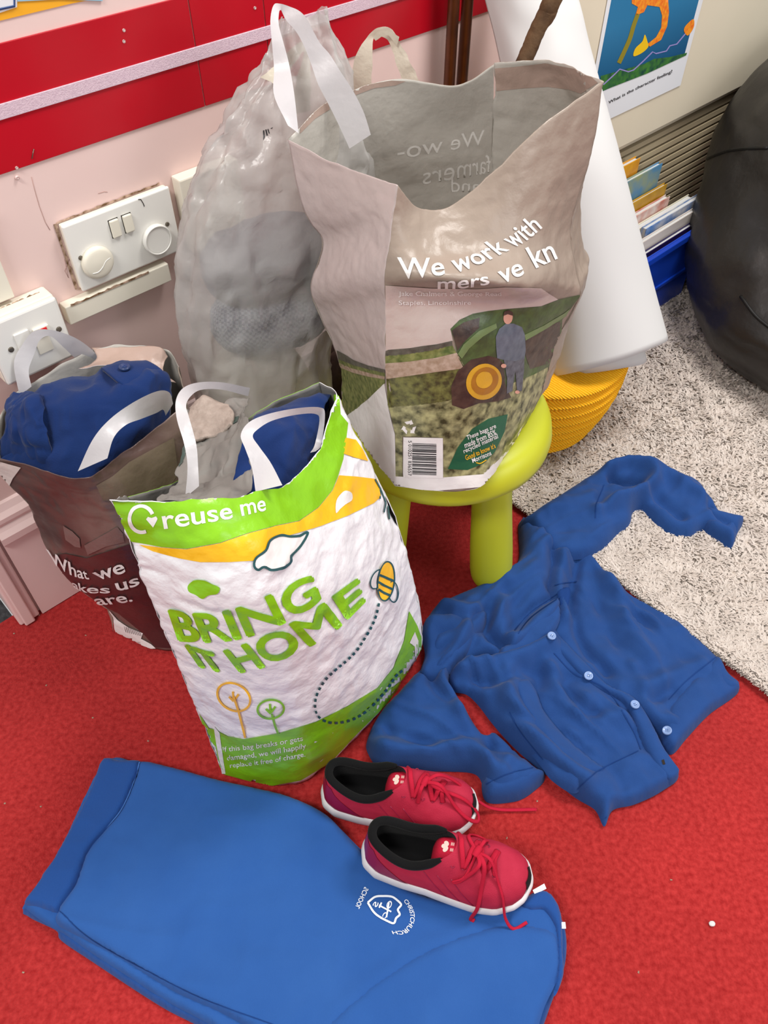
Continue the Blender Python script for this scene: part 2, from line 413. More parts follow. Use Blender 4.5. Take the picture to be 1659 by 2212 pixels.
# red border strip of card panels + hook tape
s_top = 0.785; z0, z1 = 0.646, 0.764
strip = empty('red_border_strip', wallpt(0.6, z0, 0), 'glossy red card border strip along the pink wall behind the bags', 'wall border')
j1, j2 = wall_sz(425, 120)[0], wall_sz(572, 60)[0]
for (a, b) in ((-0.0+0.09, j1-0.0012), (j1+0.0002, j2-0.0002), (j2+0.0012, wall_sz(985,40)[0]+0.42)):
    wall_box('card_panel', a, b, z0, z1, 0.0, 0.0022, M_redstrip, strip, bevel=0.0006)
hz0 = wall_sz(0, 275)[1]; hz1 = wall_sz(0, 239)[1]
tp = wall_box('hook_tape', 0.09, 1.0, 0.698, 0.7125, 0.0022, 0.0042, M_velcro, bevel=0.0005)
tag(tp, 'white fuzzy hook-and-loop tape stuck along the red border strip', 'tape')
# drips, staples and scuffs on the strip
for (x, y) in ((34, 361), (36, 383), (265, 64), (265, 88), (548, 16)):
    s, z = wall_sz(x, y); d = wall_disc('paint_spot', s, z, 0.0, 0.0032, 0.0022, M_skirt, strip, n=12)
for (a, b) in (((69,343),(73,322)), ((523,208),(521,216)), ((536,178),(540,190))):
    tube('staple', [wallpx(*a, 0.003), wallpx(*b, 0.003)], 0.0005, M_screw, strip, n=6)
# thin cracks and scuffs in the pink paint
w_l = bpy.data.objects['wall_left']; M_crack = mat('crazed_paint', lin(186,150,140), .8, .1)
for k, pl in enumerate([[(68,382),(75,410),(85,445),(98,480),(108,497)], [(212,418),(225,414),(232,415)], [(150,560),(140,585),(148,600),(139,560)]]):
    tube('paint_crack', [wallpx(x, y, 0.0002) for x, y in pl], 0.0003, M_crack, w_l, n=5)

# ------------------------------------------------------------------ double socket
def from_px(x, y, off): return wall_sz(x, y, off)
s0, zt = 0.3135, 0.5690; s0 = wall_sz(132, 489, .012)[0]; zt = wall_sz(246, 447, .012)[1]; s1 = s0+0.146; zb = zt-0.087
sock = empty('double_socket', wallpt((s0+s1)/2, zb, 0), 'white double wall socket plate with two rocker switches and grimy edges', 'socket')
wall_box('back_box', s0+0.001, s1-0.001, zb+0.001, zt-0.001, 0.0, 0.008, M_white_pl2, sock, bevel=0.002)
wall_box('face_plate', s0, s1, zb, zt, 0.008, 0.013, M_white_pl, sock, bevel=0.0022, seg=3)
rs = random.Random(3)
def grime_line(name, p0, p1, w, parent, off):
    n = 26; top, bot = [], []
    for i in range(n+1):
        t = i/n; q = p0*(1-t)+p1*t; up = np.array([0, 0, 1.0]) if abs(p0[2]-p1[2]) < 0.03 else WD
        top.append(q+up*w*(0.3+0.9*rs.random())); bot.append(q-up*w*0.4)
    v = top+bot; f = [(i, i+1, n+2+i, n+1+i) for i in range(n)]
    return solid(mobj(name, v, f, M_grime, parent, False), 0.0006, 0)
grime_line('grime', wallpt(s0, zt, .0008), wallpt(s1-.006, zt+.001, .0008), 0.0018, sock, 0)
grime_line('grime', wallpt(s0-.003, zb, .0008), wallpt(s0-.003, zt, .0008), 0.0026, sock, 0)
grime_line('grime', wallpt(s0, zb-.002, .0008), wallpt(s1-.01, zb-.002, .0008), 0.0014, sock, 0)
for px in ((249, 493), (277, 482)):
    s, z = wall_sz(*px, .014)
    wall_box('rocker_surround', s-.0066, s+.0066, z-.0118, z+.0118, 0.0125, 0.0133, M_dark, sock)
    wall_box('rocker_switch', s-.0060, s+.0060, z-.0112, z+.0112, 0.0125, 0.0165, M_white_pl2, sock, bevel=0.0014)
for px in ((174, 557), (361, 484)):
    s, z = wall_sz(*px, .013); wall_disc('screw', s, z, 0.0125, 0.0140, 0.0034, M_screw, sock, n=18, dome=0.0006)
s, z = wall_sz(302, 444, .013)
tube('pen_mark', [wallpt(s, z+.008, .0132), wallpt(s+.003, z+.007, .0132), wallpt(s+.005, z+.001, .0132), wallpt(s+.0055, z-.003, .0132)], 0.0005, M_dark, sock, n=5)
for i, (px, lab) in enumerate((((213, 568), 'round white socket safety cover with embossed swirl, on the left outlet'), ((341, 518), 'round white socket safety cover with raised rim, on the right outlet'))):
    s, z = wall_sz(*px, .018)
    e = empty('socket_cover', wallpt(s, z-.018, .013), lab, 'socket cover')
    wall_disc('disc', s, z, 0.0132, 0.0200, 0.0205 if i == 0 else 0.0195, M_white_pl2 if i == 0 else M_white_pl, e, dome=0.0022 if i == 0 else -0.0008, edge=0.0025)
    if i == 0:
        tube('embossed_swirl', [wallpt(s+a, z+b, 0.0222-c) for a, b, c in ((-.012,-.0085,.0014),(-.005,-.009,.0006),(.002,-.005,.0003),(.008,.0005,.0006),(.015,.002,.0016))], 0.0006, M_white_pl, e, n=6, samples=16)
    else:
        tube('rim', [wallpt(s+.0182*math.cos(a), z+.0182*math.sin(a), .0198) for a in np.linspace(0, 2*math.pi, 40, endpoint=False)], 0.0012, M_white_pl, e, n=8, closed=True)
# trunking under the socket, fused switch box and neighbours
a = wall_sz(130, 655, .016); b = wall_sz(370, 610, .016)
tz1 = wall_sz(250, 618, .016)[1]; tz0 = wall_sz(250, 660, .016)[1]
s_end = wall_sz(368, 590, .016)[0]
trk = wall_box('cable_trunking', 0.277, s_end, tz0, tz1, 0.0, 0.016, M_white_pl2, bevel=0.0012); tag(trk, 'white cable trunking running under the double socket', 'trunking')
grime_line('grime', wallpt(.285, tz1-.0005, .0165), wallpt(s_end-.03, tz1-.0005, .0165), .0022, trk, 0)
fo = 0.034
sR, zT = wall_sz(121, 641, fo); zB = wall_sz(150, 775, fo)[1]; sL = sR-0.092
fuse = empty('fused_switch', wallpt((sL+sR)/2, zB, 0), 'white fused switch box with red indicator beneath the bag handle', 'switch')
wall_box('back_box', sL, sR, zB, zT, 0.0, fo-.007, M_white_pl2, fuse, bevel=0.003)
wall_box('face_plate', sL, sR, zB, zT, fo-.0065, fo, M_white_pl, fuse, bevel=0.004, seg=3)
for px in ((127, 711), (24, 755)):
    s, z = wall_sz(*px, fo); wall_disc('screw', s, z, fo-.001, fo+.0008, 0.0042, M_screw, fuse, n=18, dome=0.0006)
s, z = wall_sz(52, 733, fo); wall_box('rocker_switch', s-.010, s+.008, z-.014, z+.011, fo-.001, fo+.0022, M_white_pl, fuse, bevel=0.0008)
s, z = wall_sz(88, 713, fo); wall_box('indicator_surround', s-.0095, s+.0095, z-.0045, z+.0055, fo-.001, fo+.004, M_white_pl2, fuse, bevel=0.0008)
wall_box('red_indicator', s-.0065, s+.0065, z-.002, z+.004, fo+.0035, fo+.0046, M_redind, fuse, bevel=0.0003)
s, z = wall_sz(94, 742, fo); wall_box('fuse_carrier', s-.009, s+.009, z-.012, z+.011, fo-.001, fo+.0015, M_white_pl2, fuse, bevel=0.0006)
grime_line('grime', wallpt(sL+.02, zT-.001, .012), wallpt(sR-.01, zT-.001, .012), .0025, fuse, 0)
sA, zA = wall_sz(33, 642, .012)
o = wall_box('wall_switch_box', sA-.10, sA, zA, zA+.12, 0.0, .012, M_white_pl2, bevel=0.0015); tag(o, 'white plastic wall box at left edge above the fused switch', 'wall box')
sA, zA = wall_sz(387, 391, .02)
o = wall_box('wall_outlet_box', sA, sA+.09, zA-.10, zA, 0.0, .02, M_white_pl2, bevel=0.002); tag(o, 'white plastic wall box mostly hidden behind the translucent grey bag', 'wall box')

# cards at the top left of the wall
def wall_poly(name, pxs, off, th, m, parent=None):
    v = [wallpx(x, y, off) for x, y in pxs]; n = len(v); v2 = [p-WN*th for p in v]
    return mobj(name, v+v2, [tuple(range(n, 2*n)), tuple(range(n))[::-1]]+[(i, (i+1) % n, n+(i+1) % n, n+i) for i in range(n)], m, parent, False)
M_ycard = mat('amber_card', lin(240,172,40), 0.3, 0.4); M_wcard = mat('laminated_white', lin(226,228,232), 0.15, 0.5)
M_bcard = mat('pale_blue_card', lin(150,190,210), 0.2, 0.5); M_navyp = mat('navy_border_print', lin(34,66,120), 0.3, 0.4)
yc = wall_poly('backing_card', [(-60,60),(-60,-60),(200,-60),(200,-2),(150,8),(0,44)], 0.0, 0.001, M_ycard); tag(yc, 'amber backing card on the wall at top left corner', 'card')
c1 = wall_poly('laminated_card', [(-60,40),(-60,-60),(38,-60),(36,15),(0,27)], 0.0012, 0.0008, M_wcard); tag(c1, 'laminated white card with navy border at top left corner', 'card')
tube('printed_border', [wallpx(x, y, .0021) for x, y in ((30,-60),(31,13),(-60,32))], 0.0012, M_navyp, c1, n=6)
c2 = wall_poly('laminated_card', [(37,3),(37,-60),(222,-60),(221,2),(130,-2)], 0.0012, 0.0008, M_bcard); tag(c2, 'pale blue laminated card at the top edge beside the bordered card', 'card')

# ------------------------------------------------------------------ radiator cover with slatted grille and poster
CO = 0.075
cz0 = wall_sz(1440, 283, CO)[1]
cv_s0 = wall_sz(1200, 80, CO)[0]
cover = empty('radiator_cover', wallpt(cv_s0+.5, 0, 0), 'cream metal radiator cover with slatted grille on the far wall', 'radiator cover')
wall_box('front_panel', cv_s0, cv_s0+1.6, cz0+.014, 1.0, 0.0, CO, M_cover, cover, bevel=0.003)
wall_box('lower_lip', cv_s0, cv_s0+1.6, cz0, cz0+.0135, 0.0, CO-.012, M_cover, cover, bevel=0.002)
wall_box('grille_backing', cv_s0, cv_s0+1.6, 0.02, cz0-.001, 0.0, 0.012, M_dark, cover)
M_slat = mat('tan_grille_slat', lin(188,172,142), 0.5, 0.3)
zs = cz0-.010
while zs > 0.03:
    wall_box('slat', cv_s0, cv_s0+1.6, zs-.0105, zs, 0.012, CO-.016, M_slat, cover); zs -= 0.0175
# poster
po = CO+.001
def cpt(x, y, o): r = ray(x, y); p = r*((WALL-o)/(WN@r)); p[2] += CAM_H; return p
TLs, _ = wall_sz(1290, 100, po); s_r, _ = wall_sz(1498, 75, po); z_b = wall_sz(1400, 217, po)[1]; s_l = s_r-.31
post = empty('poster', wallpt((s_l+s_r)/2, z_b, po), 'underwater picture poster with a question printed below on the radiator cover', 'poster')
wall_box('sheet', s_l, s_r, z_b, z_b+.30, po, po+.0008, M_wcard, post)
def art_mat():
    m = mat('deep_sea_print', lin(20,74,120), 0.3, 0.4); nt = m.node_tree; N = nt.nodes; L = nt.links; b = N['Principled BSDF']
    tc = N.new('ShaderNodeTexCoord'); sx = N.new('ShaderNodeSeparateXYZ'); L.new(tc.outputs['Object'], sx.inputs[0])
    r = N.new('ShaderNodeValToRGB'); mp = N.new('ShaderNodeMapRange'); mp.inputs[1].default_value = z_b+.03; mp.inputs[2].default_value = z_b+.16
    L.new(sx.outputs[2], mp.inputs[0]); L.new(mp.outputs[0], r.inputs[0])
    r.color_ramp.elements[0].color = (*lin(16,62,104), 1); r.color_ramp.elements[1].color = (*lin(44,116,160), 1); L.new(r.outputs[0], b.inputs['Base Color']); return m
z_i = wall_sz(1390, 157, po)[1]; s_ri = wall_sz(1490, 70, po)[0]
wall_box('printed_picture', s_l+.01, s_ri, z_i, z_b+.29, po+.0008, po+.0011, art_mat(), post)
def wall_bvh(off):
    v = [wallpt(0, 0, off), wallpt(3, 0, off), wallpt(3, 2, off), wallpt(0, 2, off)]; return BVHTree.FromPolygons([tuple(p) for p in v], [(0, 1, 2, 3)])
pb = wall_bvh(po+.0012)
M_orange = mat('orange_tail_print', lin(226,104,34), 0.35, 0.4, vary=(160, lin(240,160,40), 0.15)); M_olive = mat('olive_stem_print', lin(140,128,40), 0.35, 0.4)
M_yel2 = mat('yellow_fin_print', lin(232,190,30), 0.35, 0.4); M_lilac = mat('lilac_line_print', lin(150,140,200), 0.35, 0.4); M_sea = mat('seabed_print', lin(70,130,50), 0.35, 0.4, vary=(90, lin(30,70,60), 0.2))
def lay_lines(name, lines, w, m, parent, bvh, off=.0003, conv=lambda q: q, smooth=0):
    L = [conv(l) for l in lines]
    if smooth: L = [[tuple(q) for q in cr(l, np.linspace(0, 1, smooth))] for l in L]
    return lay(name, stroke_bm(L, w), bvh, m, parent, off, subdiv=False)
def lay_poly(name, polys, m, parent, bvh, off=.0006, conv=lambda q: q, smooth=0, step=6.5):
    L = [conv(l) for l in polys]
    if smooth: L = [smooth_loop(l, smooth) for l in L]
    return lay(name, poly_bm(L), bvh, m, parent, off, step)
def lay_text(name, text, base, top, m, parent, bvh, off=.0008, conv=lambda q: q, bold=0.0, step=6.5, spacing=1.0, fat=0.0):
    bm = text_bm(text, conv(base), conv(top), bold, spacing)
    if fat:
        d0 = bm.copy() if hasattr(bm, 'copy') else bm
        me = bpy.data.meshes.new('fat'); 
        for dx, dy in ((-fat, 0), (fat, 0), (0, fat*.7), (0, -fat*.7), (fat*.7, fat*.5), (-fat*.7, -fat*.5)):
            b2 = d0.copy(); bmesh.ops.translate(b2, vec=(dx, dy, 0), verts=b2.verts); b2.to_mesh(me); bm.from_mesh(me); b2.free()
        bpy.data.meshes.remove(me); d0.free()
    return lay(name, bm, bvh, m, parent, off, step)
lay_poly('printed_seabed', [[(690,440),(760,420),(850,395),(940,370),(1000,340),(1090,330),(1190,305),(1185,320),(960,425),(690,530)]], M_sea, post, pb, .0002, CR)
lay_poly('printed_tail', [[(870,20),(905,40),(890,90),(940,70),(960,30),(1030,40),(1045,90),(1040,160),(1010,215),(960,255),(975,270),(1040,230),(1075,150),(1085,70),(1080,0),(1080,-60),(870,-60)]], M_orange, post, pb, .0003, CR)
lay_lines('printed_stem', [[(905,80),(880,150),(860,220),(830,290),(795,365)]], 9, M_olive, post, pb, .0003, CR, 16)
lay_poly('printed_fin', [[(880,325),(890,280),(930,240),(945,200),(960,240),(965,270),(930,305)]], M_yel2, post, pb, .0004, CR, 30)
lay_poly('printed_blob', [[(1180,150),(1225,110),(1230,150),(1210,190),(1190,205),(1172,180)]], M_orange, post, pb, .0004, CR, 24)
lay_lines('printed_line', [[(705,490),(770,430),(800,400),(850,415),(880,405),(940,350),(990,300),(1010,310),(1070,295),(1090,265),(1130,255),(1180,195)]], 2.6, M_lilac, post, pb, .0003, CR)
lay_text('printed_caption', 'What is the character feeling?', [(735,608),(920,512),(1105,425)], [(735,585),(920,490),(1105,402)], M_black, post, pb, .0003, CR, bold=0.012)

# pipes
for i, (x, w) in enumerate(((977, 0.0085), (1006, 0.0085))):
    s = wall_sz(x, 60, .03)[0]
    o = tube('heating_pipe', [wallpt(s, 0.0, .03), wallpt(s, 2.3, .03)], w, M_pipe, n=20)
    tag(o, 'brown copper heating pipe on the wall, '+('left' if i == 0 else 'right')+' one of the pair', 'pipe', 'heating pipes')

# ================================================================== RUG
e0 = np.array([0.788, 0.316]); e1 = np.array([0.02, 1.18]); pr = np.array([0.746, 0.666])
def rug_uv(u, v): return e0*(1-u)+e1*u+pr*v
rug = empty('shaggy_rug', (*rug_uv(.5, .5), 0), 'pale grey shaggy rug on the red carpet under the bean bag', 'rug')
nu, nv = 120, 130; V = []
for j in range(nv):
    for i in range(nu):
        q = rug_uv(i/(nu-1), 1.25*j/(nv-1)); e = min(i, nu-1-i, j, nv-1-j); V.append((q[0], q[1], 0.012 if e > 0 else 0.0005))
V = np.array(V); V[:, 2] += 0.004*noise(V*60, 5)*(V[:, 2] > .005)
mobj('rug_base', V, grid_faces(nu, nv), M_rug, rug)
# pile: bent blades in clumps
NT = 125000
uu = RNG.random(NT); vv = RNG.random(NT)**1.35*1.2
base = e0[None]*(1-uu[:, None])+e1[None]*uu[:, None]+pr[None]*vv[:, None]
b3 = np.c_[base, np.full(NT, 0.011)]
NE = 9000; be = e0[None]*(1-uu[:NE, None])+e1[None]*uu[:NE, None]-pr[None]*(.001+.005*RNG.random(NE)[:, None]); b3[:NE, :2] = be; b3[:NE, 2] = .001+.010*RNG.random(NE)
ang = 2*math.pi*noise(b3*45, 9)+RNG.normal(0, 1.1, NT); ang[:NE] = math.atan2(-pr[1], -pr[0])+RNG.normal(0, .7, NE); ln = 0.008+0.005*RNG.random(NT); wd = 0.0014+0.0010*RNG.random(NT)
dr = np.c_[np.cos(ang), np.sin(ang), np.zeros(NT)]; sd = np.c_[-np.sin(ang), np.cos(ang), np.zeros(NT)]
m1 = b3+dr*(ln*.35)[:, None]+np.array([0, 0, .009])*(ln/.017)[:, None]
tp3 = b3+dr*(ln*.95)[:, None]+np.array([0, 0, .011])*(ln/.017)[:, None]
bl = np.stack([b3-sd*wd[:, None], b3+sd*wd[:, None], m1+sd*wd[:, None]*1.1, m1-sd*wd[:, None]*1.1, tp3], 1).reshape(-1, 3)
fs = []
for k in range(NT): a = 5*k; fs.append((a, a+1, a+2, a+3)); fs.append((a+3, a+2, a+4))
me = bpy.data.meshes.new('rug_pile'); me.from_pydata(bl.tolist(), [], fs); po_ = link_mesh('rug_pile', me, M_tuft, rug, True); po_['kind'] = 'stuff'

# ================================================================== STOOL
ST = np.array([0.088, 0.862])
stool = empty('childrens_stool', (*ST, 0), 'lime green plastic round children\'s stool standing under the farm-photo carrier bag', 'stool')
def lathe(name, prof, c, m, parent=None, n=64):
    v = [];
    for (r, z) in prof:
        for k in range(n): a = 2*math.pi*k/n; v.append((c[0]+r*math.cos(a), c[1]+r*math.sin(a), z))
    return mobj(name, v, grid_faces(n, len(prof), True), m, parent)
seat_prof = [(0,.232),(.10,.233),(.13,.236),(.149,.243),(.1565,.253),(.1575,.262),(.1545,.277),(.148,.290),(.138,.2975),(.12,.3005),(.06,.3015),(0,.302)]
lathe('seat', seat_prof, ST, M_stool, stool, 72)
for k, an in enumerate((-47, 43, 133, 223)):
    a = math.radians(an); cx, cy = ST[0]+.098*math.cos(a), ST[1]+.098*math.sin(a)
    prof = [(0, .001), (.024,.001), (.0295,.006),(.033,.016),(.0342,.03),(.0335,.08),(.0305,.16),(.029,.22),(.029,.240)]
    o = lathe('leg', prof, (0, 0), M_stool, stool, 40)
    for v in o.data.vertices:
        sp = 0.030*(1-v.co.z/.24); v.co.x += cx+sp*math.cos(a); v.co.y += cy+sp*math.sin(a)

# ================================================================== BAGS
def panel(name, net, nu, nv, mats, parent, amp=.003, lam=.05, seed=1, ridged=.5, th=.0006, extra=None):
    g = net_eval(net, nu, nv); q = g.reshape(-1, 3)
    q = q+crumple(q, amp, lam, seed, ridged)
    if extra is not None: q = extra(q)
    o = mobj(name, q, grid_faces(nu, nv), mats, parent)
    if th: solid(o, th, -1.0, 1 if isinstance(mats, list) and len(mats) > 1 else 0)
    return o
def ribbon(name, A, B, m, parent, n=40, th=.0008, w=4, amp=0.0):
    t = np.linspace(0, 1, n); a = cr([P(*p) for p in A], t); b = cr([P(*p) for p in B], t)
    k = np.linspace(0, 1, w+1); g = np.stack([a*(1-x)+b*x for x in k], 1).reshape(-1, 3)
    if amp: g = g+crumple(g, amp, .03, 3)
    return mobj(name, g, grid_faces(w+1, n), m, parent)
def pz(rows): return [[(np.asarray(q[1:]) if q[0] == 'w' else Z(q[1], q[2], q[3]) if q[0] == 'z' else P(*q)) for q in r] for r in rows]

# ---- farm photo bag on the stool
mo = empty('carrier_bag', (0.07, 0.83, 0.303), 'open taupe carrier bag with tractor farm photo and white lettering, standing on the green stool', 'carrier bag', 'carrier bags')
zb = .3045
FLc = [('z',853,1050,zb),(851,960,.700),(841,850,.700),(832,740,.702),(832,650,.705),(832,596,.700),(845,500,.712),(851,450,.720),(858,400,.727)]
F1c = [('z',935,1060,zb),(935,965,.690),(930,850,.692),(925,740,.700),(920,650,.714),(918,602,.686),(915,545,.715),(915,500,.735),(917,455,.752)]
F2c = [('z',1003,1060,zb),(1020,960,.700),(1025,850,.705),(1030,740,.715),(1035,655,.731),(1035,608,.698),(1020,545,.735),(1010,485,.757),(1005,424,.775)]
F3c = [('z',1052,1038,zb),(1095,945,.735),(1115,850,.750),(1130,740,.758),(1150,655,.768),(1155,613,.738),(1140,520,.772),(1150,400,.795),(1170,270,.815)]
FRc = [('z',1128,925,zb),(1160,865,.815),(1183,800,.822),(1204,730,.832),(1252,640,.832),(1246,590,.842),(1232,490,.852),(1276,330,.862),(1300,180,.868)]
GRc = [('w',.215,.92,zb),(1175,810,.90),(1195,760,.91),(1215,700,.93),(1255,560,.94),(1250,520,.945),(1240,420,.95),(1250,280,.955),(1195,133,.955)]
BRc = [('w',.15,.975,zb),('w',.15,.985,.36),('w',.148,.99,.42),('w',.145,.99,.48),('w',.14,.99,.53),('w',.14,.99,.56),('w',.135,.99,.60),('w',.132,.99,.65),(1068,138,.985)]
B3c = [('w',.10,.975,zb),('w',.10,.985,.36),('w',.10,.99,.42),('w',.095,.99,.48),('w',.09,.99,.53),('w',.09,.99,.56),('w',.09,.985,.60),('w',.088,.985,.64),(985,183,.975)]
B2c = [('w',.03,.955,zb),('w',.03,.965,.36),('w',.03,.97,.42),('w',.025,.97,.48),('w',.02,.97,.53),('w',.02,.97,.56),('w',.018,.965,.60),('w',.012,.96,.64),(844,172,.955)]
B1c = [('w',-.03,.905,zb),('w',-.03,.915,.36),('w',-.03,.92,.42),('w',-.035,.92,.48),('w',-.04,.92,.53),('w',-.04,.92,.56),('w',-.045,.915,.60),('w',-.05,.91,.63),(712,218,.905)]
BLc = [('z',742,893,zb),(737,850,.840),(737,800,.838),(715,735,.838),(690,680,.836),(671,618,.830),(697,525,.838),(655,455,.845),(622,303,.850)]
GLc = [('z',800,985,zb),(795,905,.765),(790,830,.765),(775,745,.768),(762,670,.770),(752,605,.760),(772,510,.772),(755,450,.778),(735,356,.790)]
colm = lambda *c: [[pz([[col[r]]])[0][0] for col in c] for r in range(len(c[0]))]
mo_f = panel('front_panel', colm(FLc, F1c, F2c, F3c, FRc), 110, 150, [M_mo_out, M_mo_in], mo, .0028, .05, 1)
mo_r = panel('side_gusset', colm(FRc, GRc, BRc), 60, 130, [M_mo_out, M_mo_in], mo, .0035, .04, 1)
mo_b = panel('back_panel', colm(BRc, B3c, B2c, B1c, BLc), 110, 130, [M_mo_out, M_mo_in], mo, .0022, .07, 1, .35)
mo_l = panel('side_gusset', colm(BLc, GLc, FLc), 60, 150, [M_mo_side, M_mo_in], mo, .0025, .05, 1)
bt = colm(FLc, F1c, F2c, F3c, FRc)[0]; bb = colm(BLc, B1c, B2c, B3c, BRc)[0]
panel('base', [bb, [(a+b)/2 for a, b in zip(bt, bb)], bt], 30, 20, [M_white_film, M_mo_in], mo, .0, .05, 1, th=.0005)
VF = bvh_of(mo_f, mo_l, lift=.0003); VB = bvh_of(mo_b, mo_r)
k5 = dict(parent=mo, bvh=VF, conv=C5)
lay_poly('printed_white_base', [[(466,945),(380,1030),(248,1132),(330,1250),(430,1390),(520,1515),(700,1515),(1000,1490),(1150,1290),(1190,1170),(1080,1330),(980,1425),(770,1442),(560,1438),(524,1436),(520,1215),(490,1090)]], M_wprint, off=.0005, **k5)
lay_poly('printed_sky', [[(470,430),(700,445),(950,450),(1100,440),(1290,445),(1380,505),(1290,540),(1100,555),(1010,565),(930,580),(860,612),(812,660),(825,722),(740,742),(600,764),(472,774)]], mat('pale_sky_print', lin(206,190,184), .28, .5, FILM, (7, lin(194,176,168), .3)), off=.0003, **k5)
lay_poly('printed_tree_line', [[(470,770),(540,765),(600,760),(660,750),(740,740),(820,722),(822,748),(740,768),(600,793),(470,803)], [(214,772),(260,795),(300,822),(380,852),(469,874),(469,892),(380,872),(300,850),(222,818)]], M_hedge, off=.0005, **k5)
lay_poly('printed_field', [[(470,800),(600,790),(740,765),(822,745),(845,790),(740,812),(600,832),(470,842)], [(222,818),(300,850),(380,872),(469,892),(469,944),(400,1010),(320,1080),(250,1128),(238,1000),(240,880)]], M_field, off=.0005, **k5)
lay_poly('printed_soil', [[(470,840),(600,830),(740,810),(845,785),(880,850),(870,868),(740,885),(600,905),(476,922)], [(226,838),(300,868),(400,895),(469,910),(469,925),(380,910),(300,890),(232,862)]], M_dirt, off=.0007, **k5)
lay_poly('printed_furrows', [[(476,918),(600,902),(740,882),(880,866),(900,1000),(800,1040),(650,1060),(484,1075)]], M_furrow, off=.0005, **k5)
lay_poly('printed_crops', [[(484,1070),(650,1058),(800,1038),(900,990),(1100,960),(1250,900),(1372,835),(1300,990),(1225,1145),(1150,1270),(1080,1335),(985,1425),(770,1442),(770,1232),(560,1225),(560,1438),(524,1436),(522,1215),(494,1090)]], M_crop, off=.0005, **k5)
lay_poly('printed_tractor', [[(812,660),(860,612),(930,580),(1010,565),(1100,555),(1290,540),(1380,505),(1500,478),(1440,560),(1400,610),(1395,700),(1372,835),(1250,900),(1100,960),(950,960),(880,865),(848,800),(835,730)]], M_tractor, off=.0007, **k5)
lay_poly('printed_dark_parts', [[(818,668),(880,625),(965,600),(960,655),(880,730),(848,775),(832,720)], [(815,960),(850,880),(920,820),(1010,800),(1060,812),(1090,840),(1100,960),(1130,1020),(1060,1040),(960,1050),(880,1080),(820,1060)], [(1200,700),(1300,640),(1390,620),(1385,720),(1330,840),(1230,870),(1205,800)]], M_pdark, off=.0009, **k5)  # dark print of the tractor's grille, tyre and bodywork
for bw in ([(850,790),(880,740),(960,670),(1050,630),(1055,655),(980,700),(910,760),(870,815)], [(1200,690),(1300,640),(1410,575),(1440,550),(1420,590),(1310,660),(1205,720)]): lay_poly('printed_bodywork', [bw], mat('pale_tractor_print', lin(112,132,84), .35, .4, FILM), off=.0011, **k5)
lay_poly('printed_wheel', [ellipse(986, 936, 98, 90, -50)], M_wheel, off=.0013, **k5)
lay_poly('printed_wheel_dish', [ellipse(990, 932, 78, 66, -50)], M_wheel2, off=.0015, **k5)
lay_poly('printed_wheel_hub', [ellipse(986, 926, 46, 42, -50)], M_wheel, off=.0017, **k5)
lay_poly('printed_jacket', [[(1048,700),(1065,660),(1100,632),(1140,630),(1185,650),(1200,690),(1205,770),(1198,815),(1150,828),(1085,820),(1055,812),(1050,760)]], M_jacket, off=.0013, **k5)
lay_poly('printed_jeans', [[(1090,822),(1198,815),(1196,880),(1185,985),(1160,985),(1150,880),(1135,985),(1105,1000),(1108,920)]], M_jeans, off=.0012, **k5)
lay_poly('printed_head', [ellipse(1112, 600, 24, 34, 8)], M_skin, off=.0013, **k5)
lay_poly('printed_hair', [[(1086,590),(1092,566),(1115,558),(1136,570),(1138,590),(1110,580)]], M_pdark, off=.0016, **k5)
lay_poly('printed_hands', [ellipse(1088, 852, 14, 11), ellipse(1160, 990, 12, 9)], M_skin, off=.0016, **k5)
lay_poly('printed_leaf', [[(798,1396),(850,1282),(925,1185),(1010,1132),(1112,1108),(1095,1200),(1045,1305),(985,1368),(900,1402)]], M_leafp, off=.0010, **k5)
for (t, b0, b1, h, m) in (('These bags are', (900,1250), (1052,1186), 30, M_wprint), ('made from 85%', (888,1286), (1052,1216), 30, M_wprint), ('recycled material', (884,1320), (1062,1240), 30, M_wprint), ("Good to know it's", (893,1350), (1048,1284), 26, M_yellow), ('Morrisons', (928,1364), (1026,1322), 24, M_wprint)):
    lay_text('printed_lettering', t, [b0, b1], [(b0[0]-8, b0[1]-h), (b1[0]-8, b1[1]-h)], m, mo, VF, .0014, C5, bold=.012)
lay_lines('printed_smile', [[(945,1362),(968,1366),(998,1348)]], 2, M_yellow, mo, VF, .0014, C5, 10)
lay_poly('printed_barcode_panel', [[(566,1228),(772,1232),(774,1444),(564,1440)]], M_wprint, off=.0012, **k5)
rb = random.Random(8); y = 1258; bars = []
while y < 1428:
    w = rb.choice((2, 3, 4, 6)); bars.append([(612, y), (738, y+5), (738, y+5+w), (612, y+w)]); y += w+rb.choice((2, 3, 4, 6))
lay_poly('printed_barcode', bars, M_black, mo, VF, .0015, C5)
lay_text('printed_lettering', '5 010251 836557', [(592,1245),(590,1430)], [(610,1245),(608,1430)], M_black, mo, VF, .0015, C5)
rec = []
for k in range(3):
    a0 = math.radians(-90+120*k); c = (595, 1178)
    pt = lambda r, a: (c[0]+r*math.cos(a), c[1]+r*math.sin(a))
    rec.append([pt(38, a0-.70), pt(38, a0+.30), pt(22, a0+.30), pt(20, a0-.60)])
    rec.append([pt(44, a0+.25), pt(30, a0+.85), pt(14, a0+.3)])
lay_poly('printed_recycling_sign', rec, M_wprint, mo, VF, .0007, C5)
lay_text('printed_lettering', 'We work with', [(548,396),(700,386),(860,362),(1000,308),(1120,248),(1210,198),(1296,128)], [(532,282),(690,288),(830,268),(925,238),(1040,180),(1130,128),(1232,55)], M_wprint, mo, VF, .0007, C5, bold=.012)
lay_text('printed_lettering', 'mers', [(745,444),(880,440),(1018,420)], [(745,404),(880,400),(1005,384)], M_wprint, mo, VF, .0014, C5, bold=.012)
